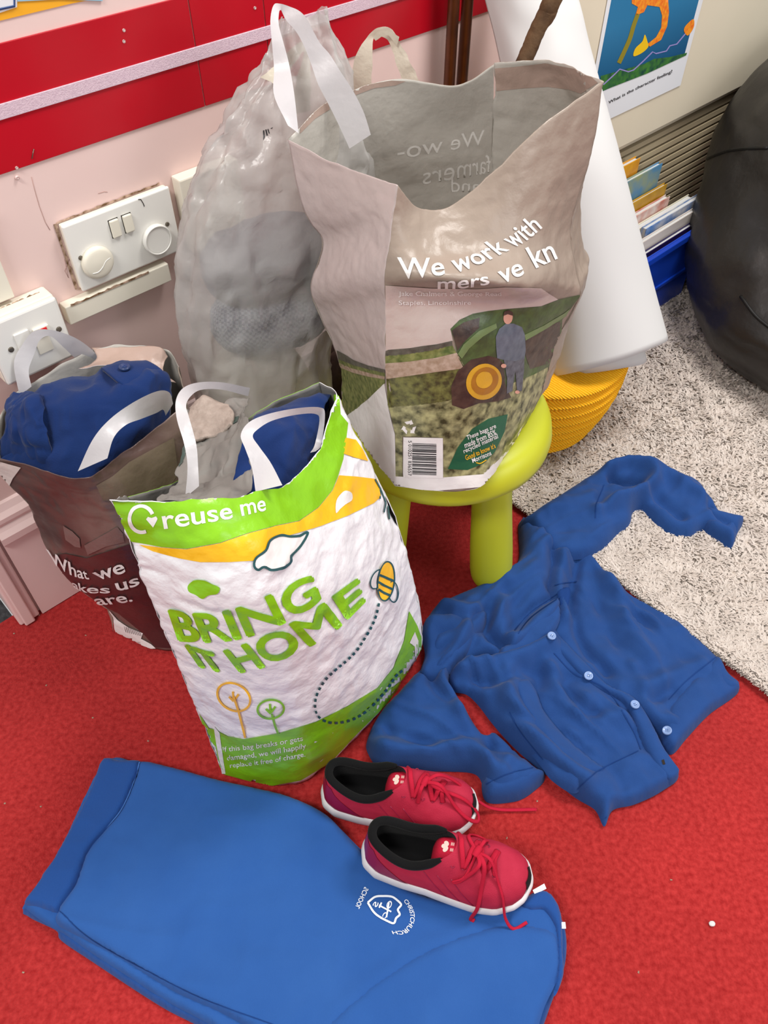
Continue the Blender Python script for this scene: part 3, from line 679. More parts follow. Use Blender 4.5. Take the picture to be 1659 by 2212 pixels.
lay_text('printed_lettering', 've', [(1085,424),(1202,374)], [(1058,362),(1180,312)], M_wprint, mo, VF, .0007, C5, bold=.012)
lay_text('printed_lettering', 'kn', [(1262,342),(1376,290)], [(1204,236),(1330,182)], M_wprint, mo, VF, .0007, C5, bold=.012)
lay_text('printed_caption', 'Jake Chalmers & George Read', [(540,488),(810,488),(1080,486)], [(540,456),(810,456),(1080,460)], M_wprint, mo, VF, .0014, C5)
lay_text('printed_caption', 'Staples, Lincolnshire', [(540,538),(918,536)], [(540,506),(918,506)], M_wprint, mo, VF, .0014, C5)
# show-through lettering and hem band on the inside
lay_text('show_through_lettering', 'We wo-', [(1062,680),(880,712),(650,752)], [(1062,612),(880,640),(650,672)], M_mirror, mo, VB, .0008, C3)
lay_text('show_through_lettering', 'farmers', [(1090,812),(960,838),(770,870)], [(1090,728),(960,745),(770,790)], M_mirror, mo, VB, .0008, C3)
lay_text('show_through_lettering', 'and', [(1040,905),(905,905)], [(1040,850),(905,835)], M_mirror, mo, VB, .0008, C3)
for hp in ([(440,418),(520,395),(620,378),(690,382),(640,402),(540,415),(450,448)], [(190,575),(320,478),(330,515),(260,560),(190,630)], [(1112,322),(1200,314),(1350,296),(1540,332),(1600,390),(1520,440),(1460,420),(1360,408),(1240,415),(1118,428)]):
    lay_poly('hem_band', [hp], M_mo_hem, mo, VB, .0009, C3)
for hA, hB in (([(622,271,.85),(592,206,.87),(592,150,.89),(587,87,.90),(584,43,.91),(591,11,.92),(605,8,.93),(625,14,.93),(647,24,.925),(664,43,.92),(690,91,.915),(712,117,.91),(734,152,.90),(762,195,.895),(786,243,.89),(801,291,.885)],
                ([(645,288,.85),(636,206,.87),(625,141,.89),(612,91,.90),(602,52,.91),(603,26,.92),(607,22,.93),(610,28,.93),(619,45,.925),(640,69,.92),(658,102,.915),(673,141,.91),(688,184,.90),(712,230,.895),(734,275,.89),(755,321,.885)])),):
    ribbon('handle', hA, hB, M_handle, mo, n=70)

# ---- translucent grey bag behind it
gb = empty('carrier_bag', (-0.16, 0.92, 0), 'full translucent grey-white bag of clothes standing behind the others against the wall', 'carrier bag', 'carrier bags')
rings = [(-.178,.90,.080,.066,.003),(-.180,.897,.094,.074,.03),(-.182,.895,.100,.078,.12),(-.182,.893,.100,.078,.24),(-.178,.895,.102,.076,.36),(-.163,.90,.112,.074,.45),(-.140,.91,.124,.070,.53),(-.124,.92,.112,.056,.60),(-.110,.926,.088,.042,.655),(-.100,.932,.060,.028,.70),(-.094,.936,.036,.016,.735),(-.090,.94,.024,.010,.762)]
nn = 110; nr = 130
ra = np.array(rings); tt = np.linspace(0, 1, nr); R5 = cr(ra, tt)
an = np.linspace(0, 2*math.pi, nn, endpoint=False)
def sup(c, e): return np.sign(c)*np.abs(c)**e
ca, sa = sup(np.cos(an), .75), sup(np.sin(an), .75)
wob = 1+(0.10*(1-2*np.abs(np.sin(an*5.5+.7)))+.05*np.sin(an*17+2))[None]*np.clip((tt-.45)*1.9, 0, 1)[:, None]**1.3
lx = R5[:, 2:3]*ca[None]*wob; ly = R5[:, 3:4]*sa[None]*wob
g = np.stack([R5[:, 0:1]+lx*.93-ly*.3, R5[:, 1:2]+lx*.40+ly*.9, np.repeat(R5[:, 4:5], nn, 1)], -1).reshape(-1, 3)
gs = g*np.array([1, 1, .26]); g = g+crumple(gs, .010, .055, 41, .7)+crumple(gs, .0048, .026, 47, .75)+crumple(g*np.array([1, 1, .8]), .0035, .05, 49, .9); g[:, 2] = np.maximum(g[:, 2], .002)
# stay clear of the wall and its skirting
dd = g@WN-(WALL-.022); g = g-WN[None]*np.maximum(dd, 0)[:, None]
gbo = mobj('film', g, grid_faces(nn, nr, True)+[tuple(range(nn))[::-1]], M_grey_film, gb); pass
def blob(name, c, r, m, parent=None, amp=.012, lam=.06, seed=1, rot=0.0, n=56, k=36, ridged=.4, clampz=None):
    v = []
    for j in range(k+1):
        th = math.pi*j/k
        for i in range(n):
            a = 2*math.pi*i/n; q = (sup(math.cos(a), .85)*math.sin(th)**.8*r[0], sup(math.sin(a), .85)*math.sin(th)**.8*r[1], -sup(math.cos(th), .85)*r[2])
            v.append((c[0]+q[0]*math.cos(rot)-q[1]*math.sin(rot), c[1]+q[0]*math.sin(rot)+q[1]*math.cos(rot), c[2]+q[2]))
    v = np.array(v); v = v+crumple(v, amp, lam, seed, ridged)
    if clampz is not None: v[:, 2] = np.maximum(v[:, 2], clampz)
    return mobj(name, v, grid_faces(n, k+1, True), m, parent)
def gingham():
    m = mat('grey_blue_gingham', lin(120,128,150), .9, .1, (60, .4, .004)); nt = m.node_tree; N = nt.nodes; L = nt.links; b = N['Principled BSDF']
    tc = N.new('ShaderNodeTexCoord'); ck = N.new('ShaderNodeTexChecker'); ck.inputs['Scale'].default_value = 260; L.new(tc.outputs['Object'], ck.inputs['Vector'])
    ck.inputs[1].default_value = (*lin(104,114,140), 1); ck.inputs[2].default_value = (*lin(170,176,192), 1); L.new(ck.outputs[0], b.inputs['Base Color']); return m
rz = math.atan2(WD[1], WD[0])
c_a = blob('folded_clothing', (-.152,.897,.425), (.082,.052,.050), gingham(), None, .006, .05, 5, rz*.55); tag(c_a, 'blue-grey gingham clothing seen through the translucent bag', 'clothing')
c_b = blob('folded_clothing', (-.180,.892,.205), (.086,.062,.185), mat('cream_fabric', lin(214,204,194), .9, .1), None, .006, .05, 6, rz*.55, clampz=.008); tag(c_b, 'cream clothing at the bottom of the translucent grey bag', 'clothing')
c_c = blob('folded_clothing', (-.142,.900,.505), (.092,.052,.050), mat('slate_fabric', lin(112,112,124), .9, .1, (60, .4, .004)), None, .006, .05, 8, rz*.55); tag(c_c, 'slate grey clothing near the top of the translucent bag', 'clothing')
ribbon('handle', [(560,168,.90),(600,132,.915),(640,98,.925),(655,92,.93),(668,112,.93),(672,170,.92),(668,240,.915)], [(600,190,.90),(628,150,.915),(650,118,.925),(656,112,.93),(655,125,.93),(640,180,.92),(625,250,.915)], M_ghandle, gb, n=40, amp=.003)
ribbon('handle', [(745,225,1.005),(757,160,1.01),(775,105,1.015),(800,72,1.02),(822,62,1.02),(848,66,1.02),(866,100,1.015),(890,140,1.01),(915,200,1.005)], [(800,225,1.005),(803,160,1.01),(805,110,1.015),(808,84,1.02),(822,80,1.02),(840,92,1.02),(850,115,1.015),(862,150,1.01),(872,200,1.005)], M_ghandle, gb, n=44, amp=.003)
ribbon('handle_fold', [(806,80,1.012),(820,66,1.012),(838,62,1.012),(862,80,1.012)], [(812,88,1.012),(828,78,1.012),(842,80,1.012),(858,100,1.012)], M_ghandle, gb, n=14, amp=.002)
lay_poly('printed_mark', [[(568,282),(571,281),(573,296),(569,304)],[(573,280),(576,279),(579,293),(576,294)],[(578,279),(580,278),(583,288),(581,289)],[(584,278),(590,274),(588,278)]], M_black, gb, bvh_of(gbo), .0006)
# dark brown bag between
db = empty('cloth_bag', (-.055, 1.02, 0), 'dark brown cloth bag wedged between the translucent bag and the stool', 'bag')
blob('body', (-.055,1.02,.16), (.068,.06,.157), M_dkbrown, db, .008, .06, 12, .6, clampz=.002)
blob('flap', (-.05,.985,.235), (.055,.03,.075), M_dkbrown, db, .006, .06, 13, .6)

# ---- brown photo bag at the left
br = empty('carrier_bag', (-.36, .70, 0), 'dark brown photo carrier bag stuffed with a navy cardigan, beside the skirting board', 'carrier bag', 'carrier bags')
zf = .004
bFL = [('z',247,1364,zf),(236,1322,.664),(160,1268,.660),(102,1188,.655),(84,1140,.652),(60,1088,.645),(22,1050,.640),(-45,985,.635)]
bF1 = [('z',285,1384,zf),(275,1335,.648),(220,1270,.632),(180,1190,.622),(160,1130,.618),(130,1080,.615),(100,1045,.613),(62,1011,.612)]
bF2 = [('z',330,1402,zf),(325,1345,.636),(290,1270,.620),(260,1190,.610),(245,1130,.607),(225,1085,.606),(200,1058,.606),(182,1033,.606)]
bF3 = [('z',385,1405,zf),(380,1350,.645),(360,1270,.635),(340,1190,.628),(330,1130,.628),(320,1060,.632),(300,1000,.638),(270,976,.640)]
bFR = [('z',450,1380,zf),(450,1330,.67),(440,1250,.675),(430,1170,.675),(425,1100,.68),(418,1020,.685),(405,940,.69),(378,893,.695)]
def wcol(base, top, n=8): return [('w', *(np.array(base)*(1-t)+np.array(top)*t)) for t in np.linspace(0, 1, n)]
tBL = P(30,850,.745); tBM = P(205,755,.80); tBR = P(385,795,.80); tB4 = P(345,752,.815)
bBL = wcol((-.43,.735,zf), tBL); bB1 = wcol((-.38,.775,zf), tBM); bB2 = wcol((-.33,.79,zf), tB4); bBR = wcol((-.27,.775,zf), tBR)
bGR = wcol((-.255,.715,zf), P(395,850,.75)); bGL = wcol((-.435,.705,zf), P(-12,915,.69))
br_f = panel('front_panel', colm(bFL, bF1, bF2, bF3, bFR), 100, 110, [M_brown_out, M_grey_in], br, .004, .06, 61)
panel('side_gusset', colm(bFR, bGR, bBR), 40, 90, [M_mo_out, M_mo_in], br, .004, .05, 61)
panel('back_panel', colm(bBR, bB2, bB1, bBL), 90, 90, [M_brown_out, M_mo_in], br, .004, .06, 61)
panel('side_gusset', colm(bBL, bGL, bFL), 40, 100, [M_mo_out, M_mo_in], br, .004, .05, 61)
VBr = bvh_of(br_f, lift=.0006); k4 = dict(parent=br, bvh=VBr, conv=C4)
lay_poly('printed_corner', [[(-200,80),(0,145),(180,195),(110,290),(80,355),(-50,300),(-200,200)]], M_pgrey, off=.0006, **k4)
lay_poly('printed_dark_area', [[(820,350),(960,270),(1100,150),(1300,40),(1480,-60),(1520,250),(1400,420),(1150,480),(1000,500),(880,480)]], M_olive_ph, off=.0006, step=12, **k4)
lay_poly('printed_dark_area', [[(560,930),(740,970),(1100,850),(1200,1000),(1300,1250),(1460,1600),(1500,1740),(1330,1730),(1220,1610),(1010,1440),(930,1400),(800,1320),(640,1210),(500,1060),(420,950)]], M_brown_lo, off=.0006, step=12, **k4)
lay_poly('printed_pale_patch', [[(540,690),(620,740),(680,800),(690,880),(640,870),(560,810)], [(720,860),(900,760),(1000,700),(1050,760),(1060,830),(900,870),(750,940)]], mat('dusty_photo_print', lin(120,100,95), .3, .5, FILM), off=.0007, step=12, **k4)
lay_poly('printed_white_base', [[(935,1415),(1010,1500),(1100,1560),(1222,1608),(1205,1655),(1290,1700),(1330,1738),(1200,1745),(1050,1660),(970,1610),(940,1500)]], M_wprint, off=.0008, **k4)
y = 0; bars = []
for k in range(9): bars.append([(1060+16*k, 1548+5*k), (1064+16*k, 1550+5*k), (1082+16*k, 1600+4*k), (1078+16*k, 1599+4*k)])
lay_poly('printed_barcode', bars, M_black, br, VBr, .0011, C4)
for (t, b, tp_) in (('What', [(450,995),(560,1075),(670,1125),(775,1142)], [(400,878),(530,950),(660,1020),(740,1062)]), ('we', [(850,1146),(960,1120),(1078,1078)], [(790,1082),(920,1045),(1050,1000)]),
                   ('akes', [(640,1208),(740,1252),(945,1258)], [(610,1145),(740,1185),(940,1190)]), ('us', [(1008,1236),(1100,1220),(1196,1182)], [(984,1172),(1080,1150),(1178,1118)]),
                   ('are.', [(845,1360),(1000,1348),(1136,1326)], [(800,1306),(960,1290),(1120,1270)])):
    lay_text('printed_lettering', t, b, tp_, M_wprint, br, VBr, .0026, C4, bold=.015)
ribbon('handle', [(168,1018,.612),(200,950,.625),(238,905,.64),(290,868,.66),(340,845,.68),(366,848,.69),(374,872,.695)], [(232,990,.612),(246,945,.625),(272,918,.64),(305,905,.66),(338,892,.68),(352,885,.69),(358,898,.695)], M_handle, br, n=40)
ribbon('handle', [(42,855,.745),(30,785,.755),(48,745,.765),(72,716,.77),(105,712,.775),(150,724,.78),(190,748,.79),(228,786,.80)], [(68,835,.745),(62,800,.755),(74,765,.765),(86,735,.77),(108,726,.775),(135,748,.78),(160,772,.79),(180,790,.80)], M_handle, br, n=40)
panel('folded_rim', pz([[(195,752,.80),(270,752,.81),(340,750,.812),(362,772,.808)],[(205,775,.785),(270,778,.79),(330,790,.79),(352,800,.79)],[(170,800,.765),(250,790,.77),(330,815,.775),(380,830,.78)]]), 40, 24, [M_handle, M_mo_hem], br, .003, .03, 3)

# cardigan stuffed in the brown bag
def cloth_net(name, rows, m, parent, nu=70, nv=60, amp=.006, lam=.05, seed=1, th=.004, ridged=.35, folds=()):
    g = net_eval(pz(rows), nu, nv).reshape(-1, 3)
    g = g+crumple(g, amp, lam, seed, ridged)
    o = mobj(name, g, grid_faces(nu, nv), m, parent); solid(o, th, -1.0); return o
cb = empty('cardigan', (-.35,.70,.15), 'navy blue buttoned cardigan stuffed in the dark brown photo bag', 'cardigan', 'school cardigans')
cardA = cloth_net('body', [[(150,1075,.66),(190,1080,.65),(235,1060,.65),(310,990,.68),(350,960,.70)],[(0,1010,.655),(90,1030,.635),(190,1040,.632),(300,965,.665),(368,905,.715)],[(40,950,.665),(100,950,.655),(205,950,.655),(300,885,.69),(362,850,.735)],[(55,900,.685),(110,880,.685),(205,860,.69),(290,815,.72),(360,810,.755)],[(70,862,.715),(110,832,.73),(185,812,.745),(265,786,.77),(338,806,.785)],[(95,870,.755),(140,850,.765),(200,830,.785),(270,810,.80),(330,820,.80)],[(120,950,.75),(160,930,.76),(210,910,.77),(270,890,.785),(310,880,.785)]], M_navy, cb, amp=.009, lam=.055, seed=71, ridged=.55)
cloth_net('sleeve', [[(10,1040,.66),(40,1060,.65),(80,1070,.645),(120,1060,.645)],[(-8,985,.665),(25,990,.650),(70,1010,.642),(115,1020,.640)],[(0,930,.68),(20,920,.668),(60,925,.655),(105,960,.650)],[(10,885,.705),(38,875,.69),(70,880,.675),(95,915,.664)],[(25,868,.73),(60,852,.725),(85,858,.70),(96,890,.68)],[(55,880,.76),(85,870,.75),(100,875,.73),(108,900,.70)]], M_navy, cb, amp=.010, lam=.045, seed=75, ridged=.55)
cloth_net('front_band', [[(292,850,.702),(330,842,.722),(364,836,.742)],[(250,820,.712),(300,808,.728),(352,800,.752)],[(222,795,.742),(268,782,.752),(318,778,.768)],[(226,800,.772),(270,788,.782),(312,786,.79)]], M_navy, cb, 30, 24, .002, .05, 77, th=.005)
p = P(270, 798, .735)
def button(name, c, nrm, r, m, parent, holes=True):
    z = Vector(nrm).normalized(); q = z.to_track_quat('Z', 'Y'); v = []; n = 28
    prof = [(0,-.001),(r*.96,-.001),(r,.0006),(r*.93,.0022),(r*.8,.0024),(r*.66,.0013),(0,.0013)]
    for rr, zz in prof:
        for k in range(n): a = 2*math.pi*k/n; v.append(Vector(c)+q @ Vector((rr*math.cos(a), rr*math.sin(a), zz)))
    o = mobj(name, v, grid_faces(n, len(prof), True), m, parent)
    if holes:
        for a in range(4):
            an_ = math.pi/4+a*math.pi/2; cc = Vector(c)+q @ Vector((r*.25*math.cos(an_), r*.25*math.sin(an_), .0011)); vv = [cc+q @ Vector((r*.11*math.cos(t), r*.11*math.sin(t), .0004)) for t in np.linspace(0, 2*math.pi, 8, endpoint=False)]
            mobj('thread_hole', vv, [tuple(range(8))], M_stitch, o)
    return o
hb = cast(bvh_of(*[c for c in cb.children]), 270, 797)
button('button', hb[0]+hb[1]*.002, hb[1], .0068, M_btn_dk, cb)

# ---- lime green and white bag in front
asd = empty('carrier_bag', (-.07, .56, 0), 'white and lime green carrier bag printed BRING IT HOME, standing full on the red carpet', 'carrier bag', 'carrier bags')
aFL = [('z',482,1672,.004),(452,1600,.445),(405,1490,.440),(360,1380,.436),(325,1290,.434),(290,1200,.433),(262,1130,.432),(235,1082,.432)]
aF1 = [('z',560,1693,.004),(545,1610,.414),(510,1490,.405),(475,1380,.402),(445,1290,.404),(420,1200,.412),(400,1130,.425),(385,1083,.436)]
aF2 = [('z',645,1692,.004),(645,1600,.412),(625,1480,.405),(600,1370,.403),(575,1270,.410),(550,1180,.425),(530,1120,.443),(515,1074,.458)]
aF3 = [('z',730,1630,.004),(745,1550,.448),(735,1440,.447),(715,1340,.450),(690,1240,.460),(660,1150,.478),(640,1090,.495),(622,1044,.508)]
aF4 = [('z',815,1545,.004),(835,1470,.505),(830,1380,.510),(815,1290,.515),(790,1200,.525),(760,1110,.540),(730,1040,.552),(695,965,.568)]
aFR = [('z',885,1445,.004),(910,1390,.585),(905,1310,.590),(885,1230,.592),(862,1150,.600),(830,1070,.608),(790,985,.618),(728,860,.632)]
tAL = P(275,1075,.50); tA2 = P(440,1010,.58); tA3 = P(560,885,.64); tAR = P(690,826,.665)
aBL = wcol((-.195,.535,.004), tAL); aB1 = wcol((-.12,.60,.004), tA2); aB2 = wcol((-.04,.66,.004), tA3); aBR = wcol((.035,.685,.004), tAR)
aGL = wcol((-.20,.485,.004), P(262,1075,.47)); 
aGR = [('z',893,1425,.004),(905,1372,.63),(897,1300,.635),(877,1215,.64),(852,1135,.645),(818,1050,.65),(776,965,.655),(724,840,.652)]
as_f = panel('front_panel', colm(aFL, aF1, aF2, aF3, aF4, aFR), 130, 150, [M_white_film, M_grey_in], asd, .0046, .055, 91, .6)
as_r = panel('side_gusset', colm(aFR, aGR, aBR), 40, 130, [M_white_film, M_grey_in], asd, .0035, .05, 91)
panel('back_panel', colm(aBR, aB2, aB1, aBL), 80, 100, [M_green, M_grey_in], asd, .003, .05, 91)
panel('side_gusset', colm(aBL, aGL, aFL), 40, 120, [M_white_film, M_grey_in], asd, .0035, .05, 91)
VA = bvh_of(as_f, as_r, lift=.0003); k6 = dict(parent=asd, bvh=VA, conv=C6)
lay_poly('printed_green_band', [[(46,690),(200,690),(350,690),(540,672),(760,640),(900,600),(1030,510),(1095,400),(1120,290),(1160,150),(1205,180),(1212,270),(1250,315),(1240,400),(1225,500),(1200,580),(1170,655),(1100,742),(1000,812),(900,832),(750,872),(600,922),(430,952),(300,942),(150,915),(95,810)]], M_green, off=.0006, **k6)
lay_poly('printed_yellow_band', [[(190,932),(300,945),(430,955),(600,925),(750,875),(900,835),(1000,815),(1100,745),(1172,656),(1204,580),(1300,588),(1400,600),(1416,690),(1380,722),(1250,785),(1120,835),(1000,872),(900,900),(840,945),(795,1012),(650,1020),(500,1020),(400,1002),(260,965)], [(1232,388),(1290,400),(1325,450),(1352,508),(1280,490),(1226,470)]], M_yellow, off=.0006, **k6)
lay_poly('printed_blob', [[(1186,772),(1190,705),(1228,662),(1264,668),(1268,705),(1236,728),(1210,750)]], M_wprint, asd, VA, .0010, C6, 30)
cl = smooth_loop([(772,1040),(780,1000),(828,962),(850,912),(900,886),(950,892),(1000,888),(1042,872),(1012,930),(985,962),(958,990),(955,1020),(920,1048),(862,1062),(822,1044),(792,1058)], 80)
lay_poly('printed_cloud_fill', [cl], M_wprint, asd, VA, .0010, C6)
lay('printed_cloud', stroke_bm([C6(cl)], 5.2, True), VA, M_teal, asd, .0014, subdiv=False)
lay_poly('printed_cloud', [[(440,1140),(470,1112),(520,1112),(555,1128),(598,1150),(588,1180),(545,1188),(512,1206),(478,1186),(445,1170)]], M_green, asd, VA, .0008, C6, 50)
lay_text('printed_lettering', 'BRING', [(398,1418),(560,1424),(740,1398),(940,1320),(1108,1216)], [(345,1262),(500,1282),(680,1256),(870,1180),(1062,1084)], M_green, asd, VA, .0009, C6, fat=4.0)
lay_text('printed_lettering', 'IT HOME', [(505,1552),(640,1580),(790,1562),(960,1490),(1160,1385),(1330,1222)], [(428,1440),(560,1478),(700,1446),(870,1378),(1060,1275),(1300,1106)], M_green, asd, VA, .0009, C6, fat=4.0)
lay_text('printed_lettering', 'reuse me', [(320,852),(470,832),(620,808),(740,782),(832,762)], [(306,785),(460,768),(610,750),(730,726),(826,706)], M_wprint, asd, VA, .0010, C6, bold=.014)
arc = ellipse(203, 800, 60, 66, -8, 30, math.radians(75), math.radians(345), False)
lay('printed_reuse_arrow', stroke_bm([C6(arc)], 8.0), VA, M_wprint, asd, .0010, subdiv=False)
lay_poly('printed_reuse_arrow', [[(226,800),(236,788),(254,794),(276,786),(286,800),(262,842)]], M_wprint, asd, VA, .0010, C6)
lay_poly('printed_bee_wing', [ellipse(1396, 1108, 30, 52, 25)], M_wprint, asd, VA, .0009, C6); lay('printed_bee_wing', stroke_bm([C6(ellipse(1396, 1108, 30, 52, 25))], 2.6, True), VA, M_teal, asd, .0012, subdiv=False)
lay('printed_bee_wing', stroke_bm([C6(ellipse(1476, 1172, 26, 52, -5))], 2.6, True), VA, M_teal, asd, .0012, subdiv=False)
bee = ellipse(1438, 1118, 42, 100, 6)
lay_poly('printed_bee', [bee], M_yellow, asd, VA, .0015, C6); lay('printed_bee', stroke_bm([C6(bee)], 3.2, True), VA, M_teal, asd, .0018, subdiv=False)
lay_lines('printed_bee_stripe', [[(1406,1085),(1440,1100),(1478,1118)], [(1398,1122),(1435,1142),(1474,1160)], [(1400,1158),(1430,1178),(1462,1192)]], 5, M_teal, asd, VA, .0019, C6, 12)
trail = cr(C6([(1404,1230),(1390,1290),(1365,1350),(1330,1410),(1290,1470),(1240,1520),(1180,1570),(1130,1620),(1095,1680),(1080,1740),(1090,1790),(1120,1820),(1170,1835),(1230,1830),(1290,1810),(1350,1770),(1400,1720),(1450,1660),(1490,1600),(1530,1566)]), np.linspace(0, 1, 500))
seg = np.r_[0, np.cumsum(np.linalg.norm(np.diff(trail, axis=0), axis=1))]; dash = []
x = 0
while x < seg[-1]-7:
    dash.append([tuple(trail[np.searchsorted(seg, x+q)]) for q in (0, 3.4, 6.8)]); x += 13.2
lay('printed_bee_trail', stroke_bm(dash, 5.4), VA, M_teal, asd, .0014, subdiv=False)
lay_poly('printed_green_base', [[(495,1790),(545,1865),(575,1872),(640,1905),(720,1920),(900,1890),(1090,1832),(1250,1752),(1400,1660),(1480,1560),(1535,1420),(1560,1270),(1602,1345),(1640,1450),(1600,1560),(1420,1770),(1300,1890),(1160,2040),(1010,2130),(850,2160),(625,2100),(600,2060),(580,1960),(530,1900)]], M_green, off=.0006, **k6)
lay_poly('printed_white_shape', [[(1562,1430),(1588,1375),(1606,1420),(1602,1540),(1588,1545),(1588,1450)]], M_wprint, asd, VA, .0010, C6)
lay_poly('printed_white_seam', [[(570,1850),(600,1885),(615,1990),(630,2095),(612,2095),(590,1980)]], M_wprint, asd, VA, .0010, C6)
for t, b0, b1, h in (('If this bag breaks or gets', (620,1992), (1022,1934), 34), ('damaged, we will happily', (640,2036), (1038,1972), 34), ('replace it free of charge.', (655,2072), (1034,2014), 32)):
    lay_text('printed_lettering', t, [b0, ((b0[0]+b1[0])/2, (b0[1]+b1[1])/2+6), b1], [(b0[0]-4, b0[1]-h), ((b0[0]+b1[0])/2-4, (b0[1]+b1[1])/2+6-h), (b1[0]-4, b1[1]-h)], M_wprint, asd, VA, .0010, C6, bold=.006)
for (c, rx, ry, rot, tr, m) in (((672,1704), 88, 66, 30, [(694,1772),(712,1840),(730,1912)], M_yellow), ((858,1766), 66, 48, -5, [(866,1800),(880,1850),(896,1890)], M_green)):
    lay('printed_tree', stroke_bm([C6(ellipse(*c, rx, ry, rot))], 4.4, True), VA, m, asd, .0010, subdiv=False)
    lay_lines('printed_tree', [[c]+tr, [(c[0], c[1]+22), (c[0]-24, c[1]-2)], [(c[0]+2, c[1]+18), (c[0]+24, c[1]-14)], [(c[0], c[1]+20), (c[0]-4, c[1]-28)]], 4.6, m, asd, VA, .0010, C6)
lay_lines('printed_flower', [[(1385,600),(1412,650),(1440,720),(1468,745)], [(1440,720),(1430,770)], [(1450,735),(1458,805)], [(1412,650),(1410,700)]], 3, M_teal, asd, VA, .0012, C6)
ribbon('handle', [(400,1075,.50),(405,1010,.515),(398,960,.53),(382,905,.55),(380,865,.565),(396,838,.58),(430,826,.595),(480,826,.62),(540,838,.645)], [(430,1050,.50),(428,1010,.515),(424,960,.53),(408,900,.55),(402,876,.565),(412,856,.58),(435,842,.595),(480,842,.62),(536,856,.645)], M_handle, asd, n=50)
ribbon('handle', [(552,1062,.478),(544,1010,.50),(530,970,.515),(520,940,.528),(538,912,.54),(580,894,.555),(640,882,.575),(690,880,.60),(702,895,.60),(694,960,.585),(682,975,.565)], [(610,1048,.478),(585,1000,.50),(560,965,.515),(546,942,.528),(560,925,.54),(590,908,.555),(640,896,.575),(680,894,.60),(690,908,.60),(680,960,.585),(670,978,.565)], M_handle, asd, n=56)
# contents of the green bag
nj = empty('jumper', (0,.59,.1), 'navy blue jumper filling the right half of the green and white bag', 'jumper', 'clothes in the green and white bag')
cloth_net('body', [[(500,1100,0.491),(570,1110,0.491),(640,1080,0.516),(700,1010,0.571)],[(500,1072,0.501),(570,1062,0.506),(640,1030,0.541),(695,970,0.591)],[(510,1000,0.531),(570,985,0.546),(640,950,0.571),(692,925,0.611)],[(535,920,0.576),(590,905,0.591),(645,890,0.611),(700,880,0.636)],[(560,895,0.626),(610,880,0.636),(660,862,0.651),(712,856,0.661)],[(580,930,0.646),(620,915,0.651),(660,900,0.661),(700,900,0.666)]], M_navy, nj, amp=.007, lam=.05, seed=101, ridged=.5)
ig = empty('carrier_bag', (-.15,.55,.2), 'crumpled grey plastic bag with dark green stripe tucked inside the green and white bag', 'carrier bag', 'carrier bags')
inner = panel('crumpled_film', pz([[(340,1085,.49),(400,1092,.48),(470,1092,.475),(530,1085,.478)],[(372,1050,.53),(430,1045,.525),(490,1035,.52),(540,1020,.52)],[(388,985,.575),(440,980,.57),(490,960,.57),(535,925,.57)],[(395,940,.61),(440,935,.61),(490,915,.615),(520,895,.62)],[(392,890,.64),(440,880,.645),(490,870,.65),(535,865,.655)]]), 60, 60, M_grey_in, ig, .007, .035, 111, .6)
lay_poly('printed_stripe', [[(395,440),(430,420),(520,385),(640,300),(700,280),(690,310),(560,380),(440,430),(410,520),(392,540)]], mat('dark_green_stripe_print', lin(62,78,72), .4, .4), ig, bvh_of(inner), .0008, C6)
kn = cloth_net('jumper', [[(408,955,.592),(440,945,.592),(475,935,.595),(500,915,.60)],[(402,915,.612),(440,905,.615),(470,895,.618),(500,885,.622)],[(408,880,.64),(440,858,.645),(470,868,.645),(492,875,.645)],[(415,885,.66),(440,872,.66),(465,880,.66),(490,890,.66)]], mat('taupe_knit', lin(150,136,126), .95, .1, (220, .6, .003), (120, lin(170,156,146), .2)), None, 30, 30, .004, .03, 115)
tag(kn, 'taupe ribbed knit top poking from the grey inner bag', 'clothing')

# ================================================================== KNITTED POUF, PAPER, STICK
def knit_mat():
    m = mat('orange_knit', lin(255,180,24), .9, .15); nt = m.node_tree; N = nt.nodes; L = nt.links; b = N['Principled BSDF']
    tc = N.new('ShaderNodeTexCoord'); w = N.new('ShaderNodeTexWave'); w.inputs['Scale'].default_value = 90; w.inputs['Distortion'].default_value = 2.5; w.bands_direction = 'DIAGONAL'; L.new(tc.outputs['Object'], w.inputs['Vector'])
    bp = N.new('ShaderNodeBump'); bp.inputs['Strength'].default_value = .6; bp.inputs['Distance'].default_value = .003; L.new(w.outputs['Fac'], bp.inputs['Height']); L.new(bp.outputs[0], b.inputs['Normal'])
    r = N.new('ShaderNodeValToRGB'); r.color_ramp.elements[0].color = (*lin(252,166,16), 1); r.color_ramp.elements[1].color = (*lin(255,200,48), 1); L.new(w.outputs['Fac'], r.inputs[0]); L.new(r.outputs[0], b.inputs['Base Color']); return m
PC = np.array([.268, 1.155])
prof = []
for k in range(121):
    t = k/120; z = .014+.19*t; r = .120+.045*math.sin(math.pi*.5*min(1, t*1.15))
    if t < .12: r -= .03*(1-t/.12)**2
    r += .0045*math.sin(2*math.pi*t*8.5); prof.append((r, z))
prof = [(0, .0145)]+prof+[(.14, .209), (.10, .212), (0, .213)]
pf = lathe('knitted_pouf', prof, PC, knit_mat(), None, 96)
for v in pf.data.vertices:
    a = math.atan2(v.co.y-PC[1], v.co.x-PC[0]); v.co.z += .004*math.sin(3*a+1)*(v.co.z/.2)
tag(pf, 'orange ribbed knitted pouf half hidden behind the green stool', 'pouf')
